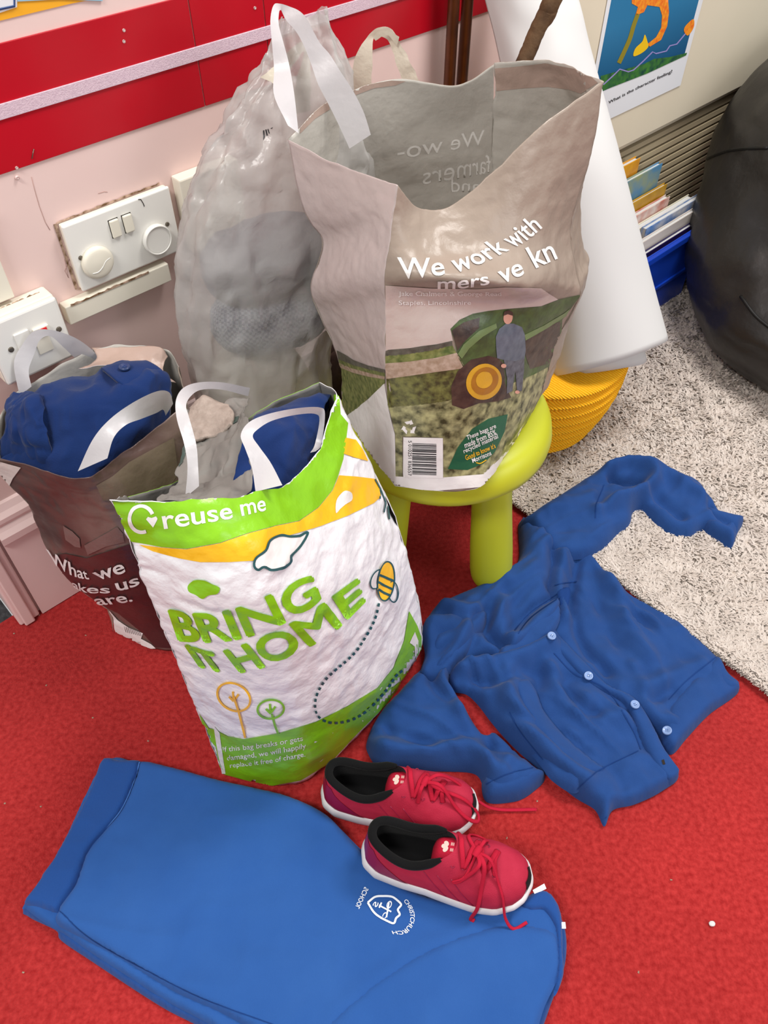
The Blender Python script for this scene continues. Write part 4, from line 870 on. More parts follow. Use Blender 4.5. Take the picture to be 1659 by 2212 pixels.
# big sheet of white paper rolled and leaning
pap = empty('paper_roll', (.36, 1.12, .21), 'large white sheet of paper loosely rolled, leaning on the wall above the pouf', 'paper')
cols = [[(1165,812,1.075),(1150,600,1.12),(1118,330,1.18),(1075,110,1.235),(1048,0,1.26),(1000,-190,1.30)],
        [(1200,812,1.035),(1190,600,1.085),(1155,330,1.15),(1105,110,1.21),(1075,0,1.24),(1022,-190,1.28)],
        [(1260,800,1.015),(1245,600,1.065),(1208,330,1.135),(1152,110,1.20),(1118,0,1.225),(1060,-190,1.27)],
        [(1340,778,1.025),(1315,600,1.07),(1262,330,1.14),(1205,110,1.20),(1168,0,1.225),(1105,-190,1.27)],
        [(1408,752,1.06),(1372,600,1.10),(1312,330,1.16),(1250,110,1.22),(1215,0,1.24),(1150,-190,1.285)],
        [(1443,733,1.115),(1405,590,1.15),(1338,330,1.20),(1277,110,1.25),(1249,0,1.265),(1188,-190,1.31)],
        [(1420,712,1.185),(1380,570,1.21),(1318,310,1.25),(1258,90,1.29),(1232,-15,1.30),(1172,-205,1.34)],
        [(1350,700,1.22),(1315,570,1.24),(1262,310,1.28),(1205,90,1.32),(1175,-15,1.33),(1120,-205,1.36)]]
sheet = net_eval(np.array([[P(*q) for q in c] for c in cols]).transpose(1, 0, 2), 60, 60).reshape(-1, 3)
solid(mobj('outer_sheet', sheet, grid_faces(60, 60), M_paper, pap), .0008, 0)
cols2 = [[(1215,806,1.06),(1205,600,1.11),(1170,330,1.17),(1100,0,1.26)],[(1270,806,1.045),(1255,600,1.095),(1220,330,1.16),(1130,0,1.25)],[(1340,796,1.055),(1310,600,1.10),(1262,330,1.165),(1170,0,1.25)],[(1394,783,1.085),(1350,600,1.125),(1300,330,1.18),(1205,0,1.26)],[(1390,755,1.13),(1345,585,1.16),(1290,320,1.21),(1200,-5,1.28)]]
sh2 = net_eval(np.array([[P(*q) for q in c] for c in cols2]).transpose(1, 0, 2), 40, 40).reshape(-1, 3)
solid(mobj('inner_sheet', sh2, grid_faces(40, 40), M_paper, pap), .0008, 0)
sp = [P(1262,-140,1.125), P(1192,0,1.10), P(1180,30,1.097), P(1160,68,1.09), P(1140,118,1.083), P(1118,170,1.075), P(1080,330,1.06), P(1060,480,1.05)]
stk = tube('driftwood_stick', sp, [.0115,.0105,.0112,.0095,.0105,.0098,.010,.009], M_stick, None, n=14, samples=60)
for v in stk.data.vertices: pass
q = np.array([v.co for v in stk.data.vertices]); q = q+crumple(q, .0022, .018, 7, .4)
for v, w in zip(stk.data.vertices, q): v.co = w
tag(stk, 'brown knobbly driftwood stick leaning in front of the white paper', 'stick')

# ================================================================== BOOKS, CRATE, BEAN BAG
def book(name, tr, off, w, h, th, m, label, mpage=None, lean=0.10):
    s, z = wall_sz(*tr, off); root = empty(name, wallpt(s-w/2, max(z-h, .013), off), label, 'book', 'books in the blue crate')
    def sl(o0, o1, a0, a1, zz0, zz1, nm, mm, bev=0):
        bm = bmesh.new(); f = lambda ss, zz, oo: wallpt(ss, zz, oo-(zz-z)*(-lean) if False else oo+(z-zz)*lean)
        quadbox(bm, [f(a0,zz0,o0),f(a1,zz0,o0),f(a1,zz0,o1),f(a0,zz0,o1),f(a0,zz1,o0),f(a1,zz1,o0),f(a1,zz1,o1),f(a0,zz1,o1)])
        if bev: bmesh.ops.bevel(bm, geom=list(bm.edges), offset=bev, segments=2, affect='EDGES')
        return bobj(nm, bm, mm, root)
    zb_ = max(z-h, .016)
    cvt = min(.0018, th*.25)
    sl(off-cvt, off, s-w, s, zb_, z, 'front_cover', m, .0004)
    sl(off-th, off-th+cvt, s-w, s, zb_, z, 'back_cover', m, .0004)
    sl(off-th+cvt+.0002, off-cvt-.0002, s-w+.004, s-.004, zb_+.003, z-.003, 'pages', mpage or M_paper)
    return root
bk = lambda n, c, c2=None: mat(n, lin(*c), .35, .45, vary=(25, lin(*c2), .15) if c2 else None)
specs = [((1384,341), .092, .20, .012, bk('amber_cover', (222,160,42), (190,120,30)), 'amber picture book standing rearmost in the blue crate'),
         ((1432,352), .105, .21, .010, bk('sky_blue_cover', (84,138,178), (150,160,120)), 'sky blue picture book between the amber and mustard books'),
         ((1442,397), .118, .20, .008, bk('mustard_cover', (206,158,34), (176,130,20)), 'mustard yellow book behind the cream page blocks'),
         ((1448,424), .132, .19, .012, bk('white_red_cover', (224,214,206), (200,120,104)), 'white book with red spine edge in the blue crate'),
         ((1499,424), .148, .22, .014, bk('cream_cover', (228,222,200)), 'thick cream-covered book in the middle of the crate'),
         ((1530,415), .163, .23, .012, bk('blue_white_cover', (52,112,180), (196,196,200)), 'bright blue and white book with pointed corner rising highest'),
         ((1516,446), .177, .22, .010, bk('white_cover', (216,206,198)), 'thin white book just behind the dark purple one'),
         ((1522,470), .189, .22, .010, bk('purple_cover', (40,28,84)), 'dark purple book foremost in the blue crate')]
for (tr, off, w, th, m, lab) in specs: book('picture_book', tr, off, w, .20, th, m, lab, lean=.0)
M_crate = mat('blue_plastic', lin(20,62,176), .3, .5)
s1c, zc = wall_sz(1518, 484, .205); crate = empty('book_crate', wallpt(s1c-.15, .014, .2), 'bright blue plastic crate holding the picture books by the grille', 'crate')
cw = .30; c0, c1_ = .078, .205
def crate_wall(nm, a0, a1, o0, o1, z0_, z1_): wall_box(nm, a0, a1, z0_, z1_, o0, o1, M_crate, crate, bevel=.0012)
crate_wall('front_side', s1c-cw, s1c, c1_-.004, c1_, .014, zc); crate_wall('rim', s1c-cw-.004, s1c+.004, c1_+.0002, c1_+.008, zc-.014, zc)
crate_wall('rib', s1c-cw, s1c, c1_+.0002, c1_+.005, zc*.45, zc*.45+.008)
crate_wall('back_side', s1c-cw, s1c, c0, c0+.003, .014, zc); crate_wall('end_side', s1c+.0002, s1c+.004, c0, c1_, .014, zc-.015); crate_wall('end_side', s1c-cw-.004, s1c-cw-.0002, c0, c1_, .014, zc-.015)
crate_wall('bottom', s1c-cw, s1c, c0+.0032, c1_-.0042, .0135, .0155)
# bean bag
bc = np.array([1.04, 1.46]); bean = empty('bean_bag', (*bc, .02), 'large black leatherette bean bag with piped seams on the rug', 'bean bag')
n, k = 120, 80; v = []
bprof = np.array([(0,.016,1.02,1.38),(.28,.016,1.02,1.38),(.345,.04,1.02,1.38),(.385,.11,1.025,1.40),(.405,.19,1.05,1.46),(.42,.28,1.10,1.57),(.40,.37,1.12,1.61),(.34,.45,1.12,1.62),(.22,.51,1.12,1.63),(0,.53,1.12,1.63)])
for q in cr(bprof, np.linspace(0, 1, k+1)):
    for i in range(n):
        a = 2*math.pi*i/n; v.append((q[2]+max(q[0], 0)*math.cos(a), q[3]+max(q[0], 0)*math.sin(a), q[1]))
v = np.array(v); v = v+crumple(v, .018, .16, 201, .45); v[:, 2] = np.maximum(v[:, 2], .016); dd = v@WN-(WALL-CO-.006); v = v-WN[None]*np.maximum(dd, 0)[:, None]
bo = mobj('cover', v, grid_faces(n, k+1, True), M_leather, bean)
VBb = bvh_of(bo)
def seam(pxs, parent, bvh, r, m, name='piping'):
    t = np.linspace(0, 1, 40); pts = []
    for q in cr(pxs, t):
        h = cast(bvh, q[0], q[1])
        if h: pts.append(np.array(h[0]))
    if len(pts) > 3: return tube(name, pts, r, m, parent, n=8)
seam([(1452,420),(1480,392),(1515,352),(1560,330),(1600,322),(1658,320)], bean, VBb, .0032, M_seam)
seam([(1600,640),(1630,680),(1659,705),(1690,725)], bean, VBb, .0032, M_seam)
o = blob('folded_jacket', (1.28, 2.02, .30), (.22,.16,.14), M_dkgreen, None, .02, .1, 31, .4); tag(o, 'dark green jacket heaped behind the bean bag at right edge', 'jacket')

# ================================================================== CLOTHES ON THE FLOOR (relief surfaces over traced outlines)
def seg_dist(p, poly, closed=True):
    A = np.asarray(poly); B = np.roll(A, -1, 0) if closed else A[1:]; A = A if closed else A[:-1]
    best = np.full(len(p), 1e9)
    for a, b in zip(A, B):
        d = b-a; t = np.clip(((p-a)@d)/(d@d+1e-12), 0, 1); q = a+t[:, None]*d; best = np.minimum(best, np.hypot(*(p-q).T))
    return best
def inside(p, poly):
    x, y = p[:, 0], p[:, 1]; c = np.zeros(len(p), bool); n = len(poly)
    for i in range(n):
        (x0, y0), (x1, y1) = poly[i], poly[(i+1) % n]
        hit = ((y0 > y) != (y1 > y)) & (x < (x1-x0)*(y-y0)/(y1-y0+1e-15)+x0); c ^= hit
    return c
def cloth(name, outline, T, R, m, parent, base=.001, zpx=.012, folds=(), wr=.002, wlam=.05, seed=1, step=.0045, n=140, level=None, sharp=False, grain=None):
    """outline/folds traced in the photo's pixels, laid on the floor; folds = (pts, amp, width[m])"""
    loop = smooth_loop(outline, n) if not sharp else [tuple(q[:2]) for q in outline]
    zc_ = base+zpx
    poly = np.array([Z(x, y, zc_)[:2] for x, y in loop])
    lo, hi = poly.min(0), poly.max(0)
    gx, gy = np.meshgrid(np.arange(lo[0], hi[0], step), np.arange(lo[1], hi[1], step*.866)); gx[1::2] += step/2
    pts = np.c_[gx.ravel(), gy.ravel()]; pts = pts[inside(pts, poly)]; d = seg_dist(pts, poly); pts = pts[d > step*.45]
    allp = np.vstack([poly, pts]); nb = len(poly)
    res = delaunay_2d_cdt([Vector(q) for q in allp], [(i, (i+1) % nb) for i in range(nb)], [], 1, 1e-7)
    V2 = np.array([tuple(q) for q in res[0]]); F = res[2]
    d = seg_dist(V2, poly); q = np.clip(d/R, 0, 1); h = T*np.sqrt(1-(1-q)**2)
    fade = np.clip(d/(R*.8), 0, 1)
    p3 = np.c_[V2, np.zeros(len(V2))]
    h = h+fade*wr*1.5*(noise(p3/wlam, seed)+.5*(1-2*np.abs(noise(p3/wlam*1.7, seed+3)))+.25*noise(p3/wlam*3.1, seed+5))
    for (fp, amp, w) in folds:
        fpx = cr(fp, np.linspace(0, 1, 14)); fw = np.array([Z(x, y, zc_)[:2] for x, y in fpx]); fd = seg_dist(V2, fw, False)
        h = h+amp*2.0*np.exp(-(fd/(w*.9))**2)*np.clip(d/(R*.5), 0, 1)
    if grain is not None:
        (g0, g1), ga, gl = grain; a_ = Z(*g0, zc_)[:2]; b_ = Z(*g1, zc_)[:2]; t_ = (b_-a_)/np.linalg.norm(b_-a_); n_ = np.array([-t_[1], t_[0]])
        wv_ = .02*noise(p3/.09, seed+41)
        gq = np.c_[(V2@t_)/(gl*3.6), (V2@n_+wv_)/gl, np.zeros(len(V2))]
        h = h+fade*1.6*ga*((1-2.2*np.abs(noise(gq, seed+31)))*.8+.5*noise(gq*2.1, seed+37))*(.35+.65*np.clip(.5+1.4*noise(p3/.07, seed+43), 0, 1))
    if level is not None: h = h+level(V2)*np.clip(d/(R*.4), 0, 1)
    h = np.maximum(h, .0004)
    return mobj(name, np.c_[V2, base+h], F, m, parent)
# ---- folded sweatshirt
sw = empty('sweatshirt', (-.1,.25,0), 'royal blue school sweatshirt with white crest, folded flat on the red carpet', 'sweatshirt')
out_low = C8([(284,70),(400,70),(600,115),(800,165),(905,215),(1000,300),(1120,400),(1250,450),(1440,470),(1500,440),(1555,500),(1560,610),(1515,740),(1490,830),(1480,1000),(900,1050),(620,830),(440,730),(250,606),(165,548),(150,520),(75,482),(66,452),(160,300)])
cloth('lower_fold', out_low, .012, .008, M_rib, sw, .001, .006, wr=.0006, n=220, seed=301)
out_mid = C8([(284,60),(395,62),(600,108),(800,158),(905,210),(1000,300),(1120,400),(1250,440),(1420,452),(1490,425),(1545,490),(1550,600),(1500,730),(1480,830),(1470,1000),(900,1020),(640,820),(450,712),(260,590),(172,530),(120,500),(70,462),(64,445),(160,300)])
cloth('middle_fold', out_mid, .010, .008, M_blue2, sw, .012, .006, wr=.0006, n=220, seed=305)
out_top = C8([(386,53),(480,70),(590,100),(700,124),(800,150),(900,200),(985,290),(1100,390),(1240,440),(1420,448),(1500,440),(1540,470),(1552,560),(1545,640),(1500,740),(1480,830),(1470,1000),(920,1000),(700,800),(480,690),(330,600),(200,530),(152,500),(158,462),(205,390),(240,300),(320,200),(370,100)])
sw_t = cloth('body', out_top, .012, .010, M_blue2, sw, .021, .008, wr=.0012, wlam=.06, n=240, seed=309, grain=(C8([(300,300),(1300,560)]), .0012, .05),
      folds=[(C8([(1300,520),(1150,580),(1000,690),(920,760)]), .0015, .012)])
out_hem = C8([(280,47),(330,48),(386,53),(372,110),(330,200),(250,290),(212,380),(165,462),(152,472),(100,455),(62,443),(90,400),(150,310),(200,220),(245,130)])
cloth('hem_band', out_hem, .010, .007, M_rib, sw, .020, .008, wr=.0008, n=160, seed=311)
out_slv = C8([(1300,525),(1420,505),(1520,520),(1545,580),(1540,650),(1500,740),(1480,830),(1470,1000),(940,1000),(905,800),(935,745),(1000,690),(1150,590)])
cloth('sleeve', out_slv, .006, .012, M_blue2, sw, .0325, .006, wr=.0012, n=140, seed=313)
out_col = C8([(1438,452),(1462,420),(1500,408),(1530,430),(1550,480),(1552,560),(1556,640),(1530,700),(1535,600),(1530,520),(1500,470),(1465,468)])
cloth('collar', out_col, .012, .007, M_rib, sw, .028, .008, wr=.0006, n=110, seed=315, step=.003)
Vsw = bvh_of(sw_t)
lay_lines('stitch_line', [[(386,60),(372,110),(330,200),(250,290),(212,380),(165,465)]], 2.2, mat('pale_blue_stitching', lin(70,116,186), .9, .1), sw, Vsw, .0012, C8, 60)
for lin_ in ([(165,470),(250,545),(400,630),(560,710),(800,800)], ):
    lay_lines('stitch_line', [lin_], 2.0, M_stitch, sw, Vsw, .0008, C8, 60)
# crest
ks = dict(parent=sw, bvh=Vsw)
crest = cr(CS([(385,945),(430,910),(480,905),(530,908),(560,925),(590,955),(578,975),(570,990),(582,1018),(560,1040),(545,1072),(500,1055),(455,1030),(420,1000),(385,945)]), np.linspace(0, 1, 60))
lay('embroidered_shield', stroke_bm([crest], 4.4), Vsw, M_embro, sw, .0012, subdiv=False)
lay_lines('embroidered_cross', [[(455,960),(530,1000)], [(515,945),(500,1035)], [(470,945),(455,975)]], 3.4, M_embro, sw, Vsw, .0012, CS, 6)
for t, b, tp_ in (('O', [(540,938),(522,985)], [(510,932),(494,975)]), ('C', [(515,1010),(495,1042)], [(488,998),(472,1028)]), ('S', [(455,948),(438,975)], [(428,938),(412,962)])):
    lay_text('embroidered_letter', t, b, tp_, M_embro, sw, Vsw, .0013, CS, bold=.02)
lay_text('embroidered_word', 'SCHOOL', [(390,862),(360,925),(332,985)], [(365,845),(332,915),(305,975)], M_embro, sw, Vsw, .0012, CS, bold=.012)
lay_text('embroidered_word', 'CHRISTCHURCH', [(605,935),(632,975),(645,1020),(640,1070),(600,1115),(532,1120)][::1], [(625,920),(658,968),(674,1022),(664,1085),(618,1138),(540,1140)], M_embro, sw, Vsw, .0012, CS, bold=.012)
def cloth_tag(px4, z, nm, parent):
    v = [Z(x, y, z) for x, y in px4]; return solid(mobj(nm, v, [(0,1,2,3)], M_tagw, parent, False), .0008, 0)
cloth_tag(C8([(1468,412),(1500,394),(1506,408),(1474,424)]), .038, 'neck_label', sw)
cloth_tag(C8([(1546,500),(1558,500),(1560,518),(1548,518)]), .030, 'neck_label', sw)

# ---- cardigan
cd = empty('cardigan', (.30,.62,0), 'blue buttoned cardigan lying crumpled across the carpet and rug', 'cardigan', 'school cardigans')
rz_ = .016
slR = cloth('sleeve', C7([(650,310),(690,280),(800,205),(900,138),(1000,80),(1090,62),(1200,85),(1300,122),(1380,158),(1430,205),(1468,268),(1520,285),(1566,300),(1545,345),(1520,402),(1470,372),(1405,330),(1345,356),(1260,342),(1200,298),(1150,250),(1115,262),(1102,310),(1050,352),(1000,402),(940,436),(870,448),(790,440),(740,390),(690,345)]),
    .026, .022, M_blue, cd, .014, .016, folds=[(C7([(1000,120),(1080,100),(1160,120),(1190,160),(1150,210),(1060,250),(960,300)]), .012, .012), (C7([(1020,150),(1060,165),(1120,165)]), -.016, .010), (C7([(1190,110),(1280,170),(1380,230)]), .008, .014), (C7([(1180,210),(1230,250),(1300,300)]), -.008, .012), (C7([(1400,200),(1420,260),(1480,330)]), -.006, .008), (C7([(700,320),(820,270),(950,230)]), .006, .03), (C7([(980,300),(970,240),(1000,180)]), -.004, .010)], wr=.0035, wlam=.045, seed=401, n=200, grain=(C7([(700,320),(1000,150)]), .004, .022))
body_r = cloth('front_right', C7([(700,300),(780,390),(800,430),(870,452),(935,440),(1010,530),(1080,590),(1180,648),(1280,708),(1350,758),(1450,858),(1500,930),(1550,992),(1430,1085),(1340,1180),(1282,1246),(1240,1232),(1225,1180),(1120,1110),(960,1030),(800,900),(720,780),(740,640),(690,450)]),
    .018, .014, M_blue, cd, .001, .012, folds=[(C7([(880,480),(860,600),(860,720),(920,850),(1000,930)]), -.008, .010), (C7([(820,470),(800,600),(830,720)]), .012, .014), (C7([(1010,560),(1060,660),(1080,760),(1160,880)]), .007, .016), (C7([(940,520),(970,640),(1000,760),(1080,880)]), -.004, .012), (C7([(1120,680),(1220,800),(1330,920)]), -.003, .014), (C7([(1150,1000),(1250,960),(1380,900)]), .005, .014), (C7([(1180,1060),(1260,1010)]), -.005, .010), (C7([(1170,1080),(1210,1130),(1300,1140)]), .005, .012)], wr=.0035, wlam=.055, seed=405, n=200, grain=(C7([(850,500),(1350,1000)]), .0045, .026))
hemR = cloth('hem_band', C7([(1450,858),(1500,930),(1550,992),(1430,1085),(1340,1180),(1282,1246),(1240,1232),(1222,1180),(1240,1080),(1300,1000),(1380,920)]), .0205, .010, M_blue, cd, .001, .013, folds=[(C7([(1250,1180),(1330,1090),(1440,990)]), .002, .02)], wr=.002, seed=407, n=110)
body_l = cloth('front_left', C7([(690,815),(790,770),(850,840),(900,905),(1000,995),(1100,1045),(1170,1130),(1240,1258),(1306,1335),(1230,1402),(1125,1452),(1035,1476),(1000,1542),(962,1475),(880,1424),(780,1345),(720,1300),(650,1240),(585,1175),(530,1110),(480,1045),(432,1002),(372,985),(360,920),(420,880),(560,860)]),
    .020, .014, M_blue, cd, .006, .014, folds=[(C7([(600,960),(605,1080),(680,1200),(780,1300),(900,1380)]), .014, .018), (C7([(660,930),(720,960),(700,1060),(780,1150),(900,1230)]), -.006, .014), (C7([(460,960),(560,990),(620,960)]), -.008, .010), (C7([(420,920),(540,900),(680,870),(760,830)]), .012, .016), (C7([(760,930),(820,1030),(880,1100)]), .008, .014), (C7([(830,990),(900,1090),(950,1100)]), -.008, .010), (C7([(900,1060),(960,1120),(1060,1120)]), .006, .014), (C7([(1000,1300),(1060,1400)]), -.004, .012), (C7([(700,880),(760,960),(860,960)]), -.004, .012)], wr=.003, wlam=.05, seed=409, n=220, grain=(C7([(620,900),(1150,1400)]), .005, .026))
placket = cloth('button_band', C7([(700,805),(770,740),(830,800),(930,905),(1010,985),(1110,1030),(1180,1120),(1245,1250),(1306,1335),(1250,1375),(1180,1300),(1130,1200),(1060,1060),(940,1000),(860,930),(780,850)]), .0245, .008, M_blue, cd, .006, .016, folds=[(C7([(760,790),(920,950),(1060,1040),(1150,1160),(1230,1300)]), .002, .012)], wr=.0015, seed=411, n=150, step=.0035)
back = cloth('back_neck', C7([(650,290),(720,330),(785,385),(800,440),(815,530),(775,590),(822,645),(800,725),(740,790),(660,850),(590,885),(480,870),(380,905),(300,955),(235,935),(262,830),(246,750),(268,690),(330,632),(480,562),(590,510),(648,440)]),
    .030, .020, M_blue, cd, .003, .020, folds=[(C7([(330,660),(420,700),(500,690)]), .010, .014), (C7([(510,690),(520,780),(580,830)]), -.014, .011), (C7([(440,780),(400,850),(340,920)]), .010, .016), (C7([(470,720),(460,800),(400,880)]), -.010, .010), (C7([(600,560),(700,500),(760,420)]), .008, .022), (C7([(600,780),(680,690),(790,630)]), -.006, .009), (C7([(620,830),(720,740),(800,670)]), .010, .014), (C7([(560,640),(580,740),(590,800)]), .008, .014), (C7([(770,440),(780,520),(770,580)]), -.008, .010)], wr=.003, wlam=.05, seed=413, n=200, grain=(C7([(300,850),(780,450)]), .005, .024))
slL = cloth('sleeve', C7([(245,905),(300,930),(375,900),(362,960),(400,1022),(455,1115),(500,1168),(540,1160),(570,1180),(625,1232),(700,1296),(756,1345),(690,1408),(620,1436),(515,1434),(502,1375),(465,1322),(340,1312),(200,1312),(80,1302),(26,1235),(25,1180),(70,1085),(150,1000)]),
    .030, .022, M_blue, cd, .001, .018, folds=[(C7([(280,940),(300,1010),(360,1060)]), -.008, .010), (C7([(330,930),(350,1010),(400,1100)]), .008, .012), (C7([(80,1240),(200,1280),(300,1260),(420,1240),(500,1290)]), .008, .014), (C7([(120,1180),(260,1220),(420,1200),(520,1230)]), -.007, .012), (C7([(520,1180),(540,1230),(640,1270)]), -.006, .010), (C7([(500,1310),(560,1350),(600,1300)]), .006, .012), (C7([(180,1030),(260,1100),(400,1140)]), .004, .022)], wr=.003, wlam=.05, seed=415, n=200, grain=(C7([(150,1050),(500,1320)]), .005, .024))
fold1 = cloth('shoulder_fold', C7([(262,700),(330,682),(400,676),(460,672),(515,668),(505,725),(472,772),(452,820),(415,862),(372,902),(300,945),(238,928),(262,832),(248,752)]), .026, .012, M_blue, cd, .016, .022, folds=[(C7([(300,720),(400,740),(440,760)]), .003, .016), (C7([(330,780),(320,860),(300,920)]), -.003, .012)], wr=.002, seed=421, n=120, grain=(C7([(480,690),(290,900)]), .003, .024), step=.004)
neckb = cloth('neckband', C7([(575,800),(640,772),(690,700),(740,655),(800,615),(826,655),(800,725),(740,785),(670,845),(600,886),(572,850)]), .014, .008, M_blue, cd, .030, .026, wr=.0012, seed=423, n=110, step=.0035)
tagp = cloth('size_label', C7([(805,585),(855,572),(848,645),(822,652)]), .004, .003, M_stitch, cd, .036, .01, wr=.0003, seed=425, n=40, step=.003)
fold2 = cloth('front_fold', C7([(600,975),(640,945),(690,940),(722,985),(760,1075),(850,1180),(950,1265),(1008,1312),(945,1350),(880,1402),(790,1352),(742,1292),(655,1180),(606,1085)]), .014, .014, M_blue, cd, .022, .018, folds=[(C7([(640,980),(680,1090),(780,1220),(880,1330)]), .005, .016)], wr=.0015, seed=427, n=120, step=.004)
cuffR = cloth('cuff', C7([(1405,255),(1470,272),(1520,285),(1566,300),(1545,345),(1520,402),(1470,372),(1412,335),(1395,290)]), .030, .016, M_blue, cd, .014, .018, folds=[(C7([(1420,300),(1520,350)]), -.006, .008)], wr=.002, seed=417, n=80, step=.0035)
cuffL = cloth('cuff', C7([(500,1345),(560,1360),(660,1318),(725,1315),(756,1345),(690,1410),(620,1438),(515,1436)]), .032, .018, M_blue, cd, .001, .018, wr=.002, seed=419, n=80, step=.0035)
Vcd = bvh_of(*cd.children)
for l in ([(955,300),(960,240),(990,165)], [(605,1090),(650,1170),(742,1285)], [(880,1405),(940,1350),(1000,1312),(1130,1250)], [(1255,1040),(1330,960),(1445,868)], [(640,770),(700,700),(815,620)], [(625,760),(690,685),(800,610)], [(790,575),(830,565),(880,560)], [(510,1385),(590,1345),(700,1318)], [(785,850),(870,935),(1000,1000),(1100,1150),(1140,1245)]):
    lay_lines('stitch_line', [l], 2.2, M_stitch, cd, Vcd, .0008, C7, 40)
for x, y in ((775,784), (926,946), (1114,1064), (1249,1170)):
    qx = C7([(x, y)])[0]; h = cast(Vcd, *qx); nb_ = (h[1]+Vector((0, 0, 1.2))).normalized()
    button('button', h[0]+nb_*.0022, nb_, .0066, M_button, cd)
lay_poly('buttonhole', [[(1224,1288),(1234,1284),(1240,1304),(1230,1306)]], M_dark, cd, Vcd, .0008, C7)

# ================================================================== SHOES
SL = .200
def shoe(name, label, heel, ang, z0, seed, roll=0.0):
    root = empty(name, (0, 0, 0), label, 'shoe', 'crimson trainers')
    wt = [(0,.010),(.03,.0205),(.1,.0275),(.25,.030),(.4,.0305),(.55,.034),(.7,.0375),(.82,.0365),(.92,.029),(.97,.020),(1,.009)]
    wv = lambda s: np.interp(s, [a for a, b in wt], [b for a, b in wt])
    n = 96; A = np.linspace(0, 2*math.pi, n, endpoint=False); s = (1+np.cos(A))/2; sg = np.sign(np.sin(A)+1e-9)
    endf = np.clip(np.abs(np.sin(A))/.35, 0, 1)**.6
    def loop(xb, xf, k, b, z_b, z_f, dip=0.0, open_w=.021):
        x = xb+(xf-xb)*s; w0 = wv(s)*endf*k; w1 = np.abs(np.sin(A))**.85*open_w
        cl_ = -.004*np.sin(np.pi*s)+.004*(s-.5)
        z = z_b+(z_f-z_b)*s - dip*np.sin(np.pi*s)**2
        return np.c_[x, sg*((1-b)*w0+b*w1)+cl_, z]
    def build(nm, loops, m, cap=None, parent=root):
        v = np.vstack(loops); f = grid_faces(n, len(loops), True)
        if cap == 'b' or cap == 'both': f.append(tuple(range(n))[::-1])
        if cap == 't' or cap == 'both': f.append(tuple(range((len(loops)-1)*n, len(loops)*n)))
        return mobj(nm, v, f, m, parent)
    ts = lambda L: L+np.c_[np.zeros(n), np.zeros(n), .010*np.clip((L[:, 0]/SL-.72)/.28, 0, 1)**2]
    sole = [ts(loop(.010,.190,.90,0,.0005,.0005)), ts(loop(.004,.196,.99,0,.0025,.0025)), ts(loop(-.003,.2005,1.06,0,.012,.010)), ts(loop(-.005,.2020,1.09,0,.022,.017)), ts(loop(-.003,.201,1.06,0,.030,.023)), ts(loop(.001,.198,.98,0,.034,.026))]
    build('sole', sole, M_sole, 'both')
    J = [(0,.002,.1975,1.0,0.0,.026,.019,0),(.12,.000,.1965,1.02,.05,.034,.030,.002),(.25,.000,.192,1.0,.12,.042,.040,.004),(.4,.001,.183,.98,.22,.050,.050,.006),(.55,.002,.170,.95,.35,.058,.058,.009),(.7,.004,.153,.92,.5,.066,.066,.012),(.82,.006,.137,.9,.66,.072,.074,.015),(.92,.007,.120,.88,.82,.078,.082,.018),(1,.009,.106,.86,.95,.082,.088,.020)]
    arr = np.array(J); T = np.linspace(0, 1, 30); JJ = np.array([[np.interp(t, arr[:, 0], arr[:, c]) for c in range(1, 8)] for t in T])
    for c in range(7): JJ[:, c] = cr(np.c_[arr[:, 0], arr[:, c+1]], np.interp(T, arr[:, 0], np.linspace(0, 1, len(J))))[:, 1]
    ts2 = lambda L, t: L+np.c_[np.zeros(n), np.zeros(n), (1-t)*.010*np.clip((L[:, 0]/SL-.72)/.28, 0, 1)**2]
    loops = [ts2(loop(j[0], j[1], j[2], j[3], j[4]+.005, j[5]+.005, j[6]), t) for j, t in zip(JJ, T)]
    up = build('upper', loops, M_shoe)
    top = loops[-1]; ctr = top.mean(0)
    # lining down to the insole
    lin_l = [top*1.0]
    for q in (.25, .5, .75, 1.0):
        L = top.copy(); L[:, 2] = top[:, 2]*(1-q)+.0365*q; L[:, 0] = ctr[0]+(top[:, 0]-ctr[0])*(1-.06*math.sin(q*3.1))*(1+.35*q*(top[:, 0] > ctr[0])); L[:, 1] = top[:, 1]*(1-.06); lin_l.append(L)
    build('lining', lin_l, M_blackpad, 't')
    # padded collar: horseshoe round the opening
    idx = [i for i in range(n) if math.degrees(A[i]) % 360 > 42 and math.degrees(A[i]) % 360 < 318]
    pth = [top[i]+np.array([0, 0, -.001]) for i in idx]
    tube('padded_collar', pth, [float(.0052*min(1, .45+.12*min(i, len(pth)-1-i))) for i in range(len(pth))], M_blackpad, root, n=12)
    # heel panel and toe guard as thin overlays
    def overlay(nm, j0, j1, a_c, a_w0, a_w1, m, off):
        o = up.data; cols_ = 26; v, f = [], []; js = list(range(j0, j1+1))
        for j in js:
            w_ = a_w0+(a_w1-a_w0)*(j-j0)/max(1, j1-j0)
            for c_ in range(cols_+1):
                th_ = (a_c-w_+2*w_*c_/cols_)/(2*math.pi)*n; i0 = int(math.floor(th_)); fr_ = th_-i0
                va, vb = o.vertices[j*n+i0 % n], o.vertices[j*n+(i0+1) % n]
                v.append((va.co+va.normal*off)*(1-fr_)+(vb.co+vb.normal*off)*fr_)
        return mobj(nm, v, grid_faces(cols_+1, len(js)), m, root)
    overlay('heel_panel', 1, 21, math.pi, 1.15, .55, M_shoe2, .0008)
    overlay('toe_guard', 1, 7, 0.0, .30, .20, M_blackpad, .0010)
    Vu = bvh_of(up)
    def on(x, y, off=.001):
        h = Vu.ray_cast(Vector((x, y, .2)), Vector((0, 0, -1)))
        return np.array(h[0])+np.array([0, 0, off]) if h[0] else np.array([x, y, .075])
    # tongue
    rows = []
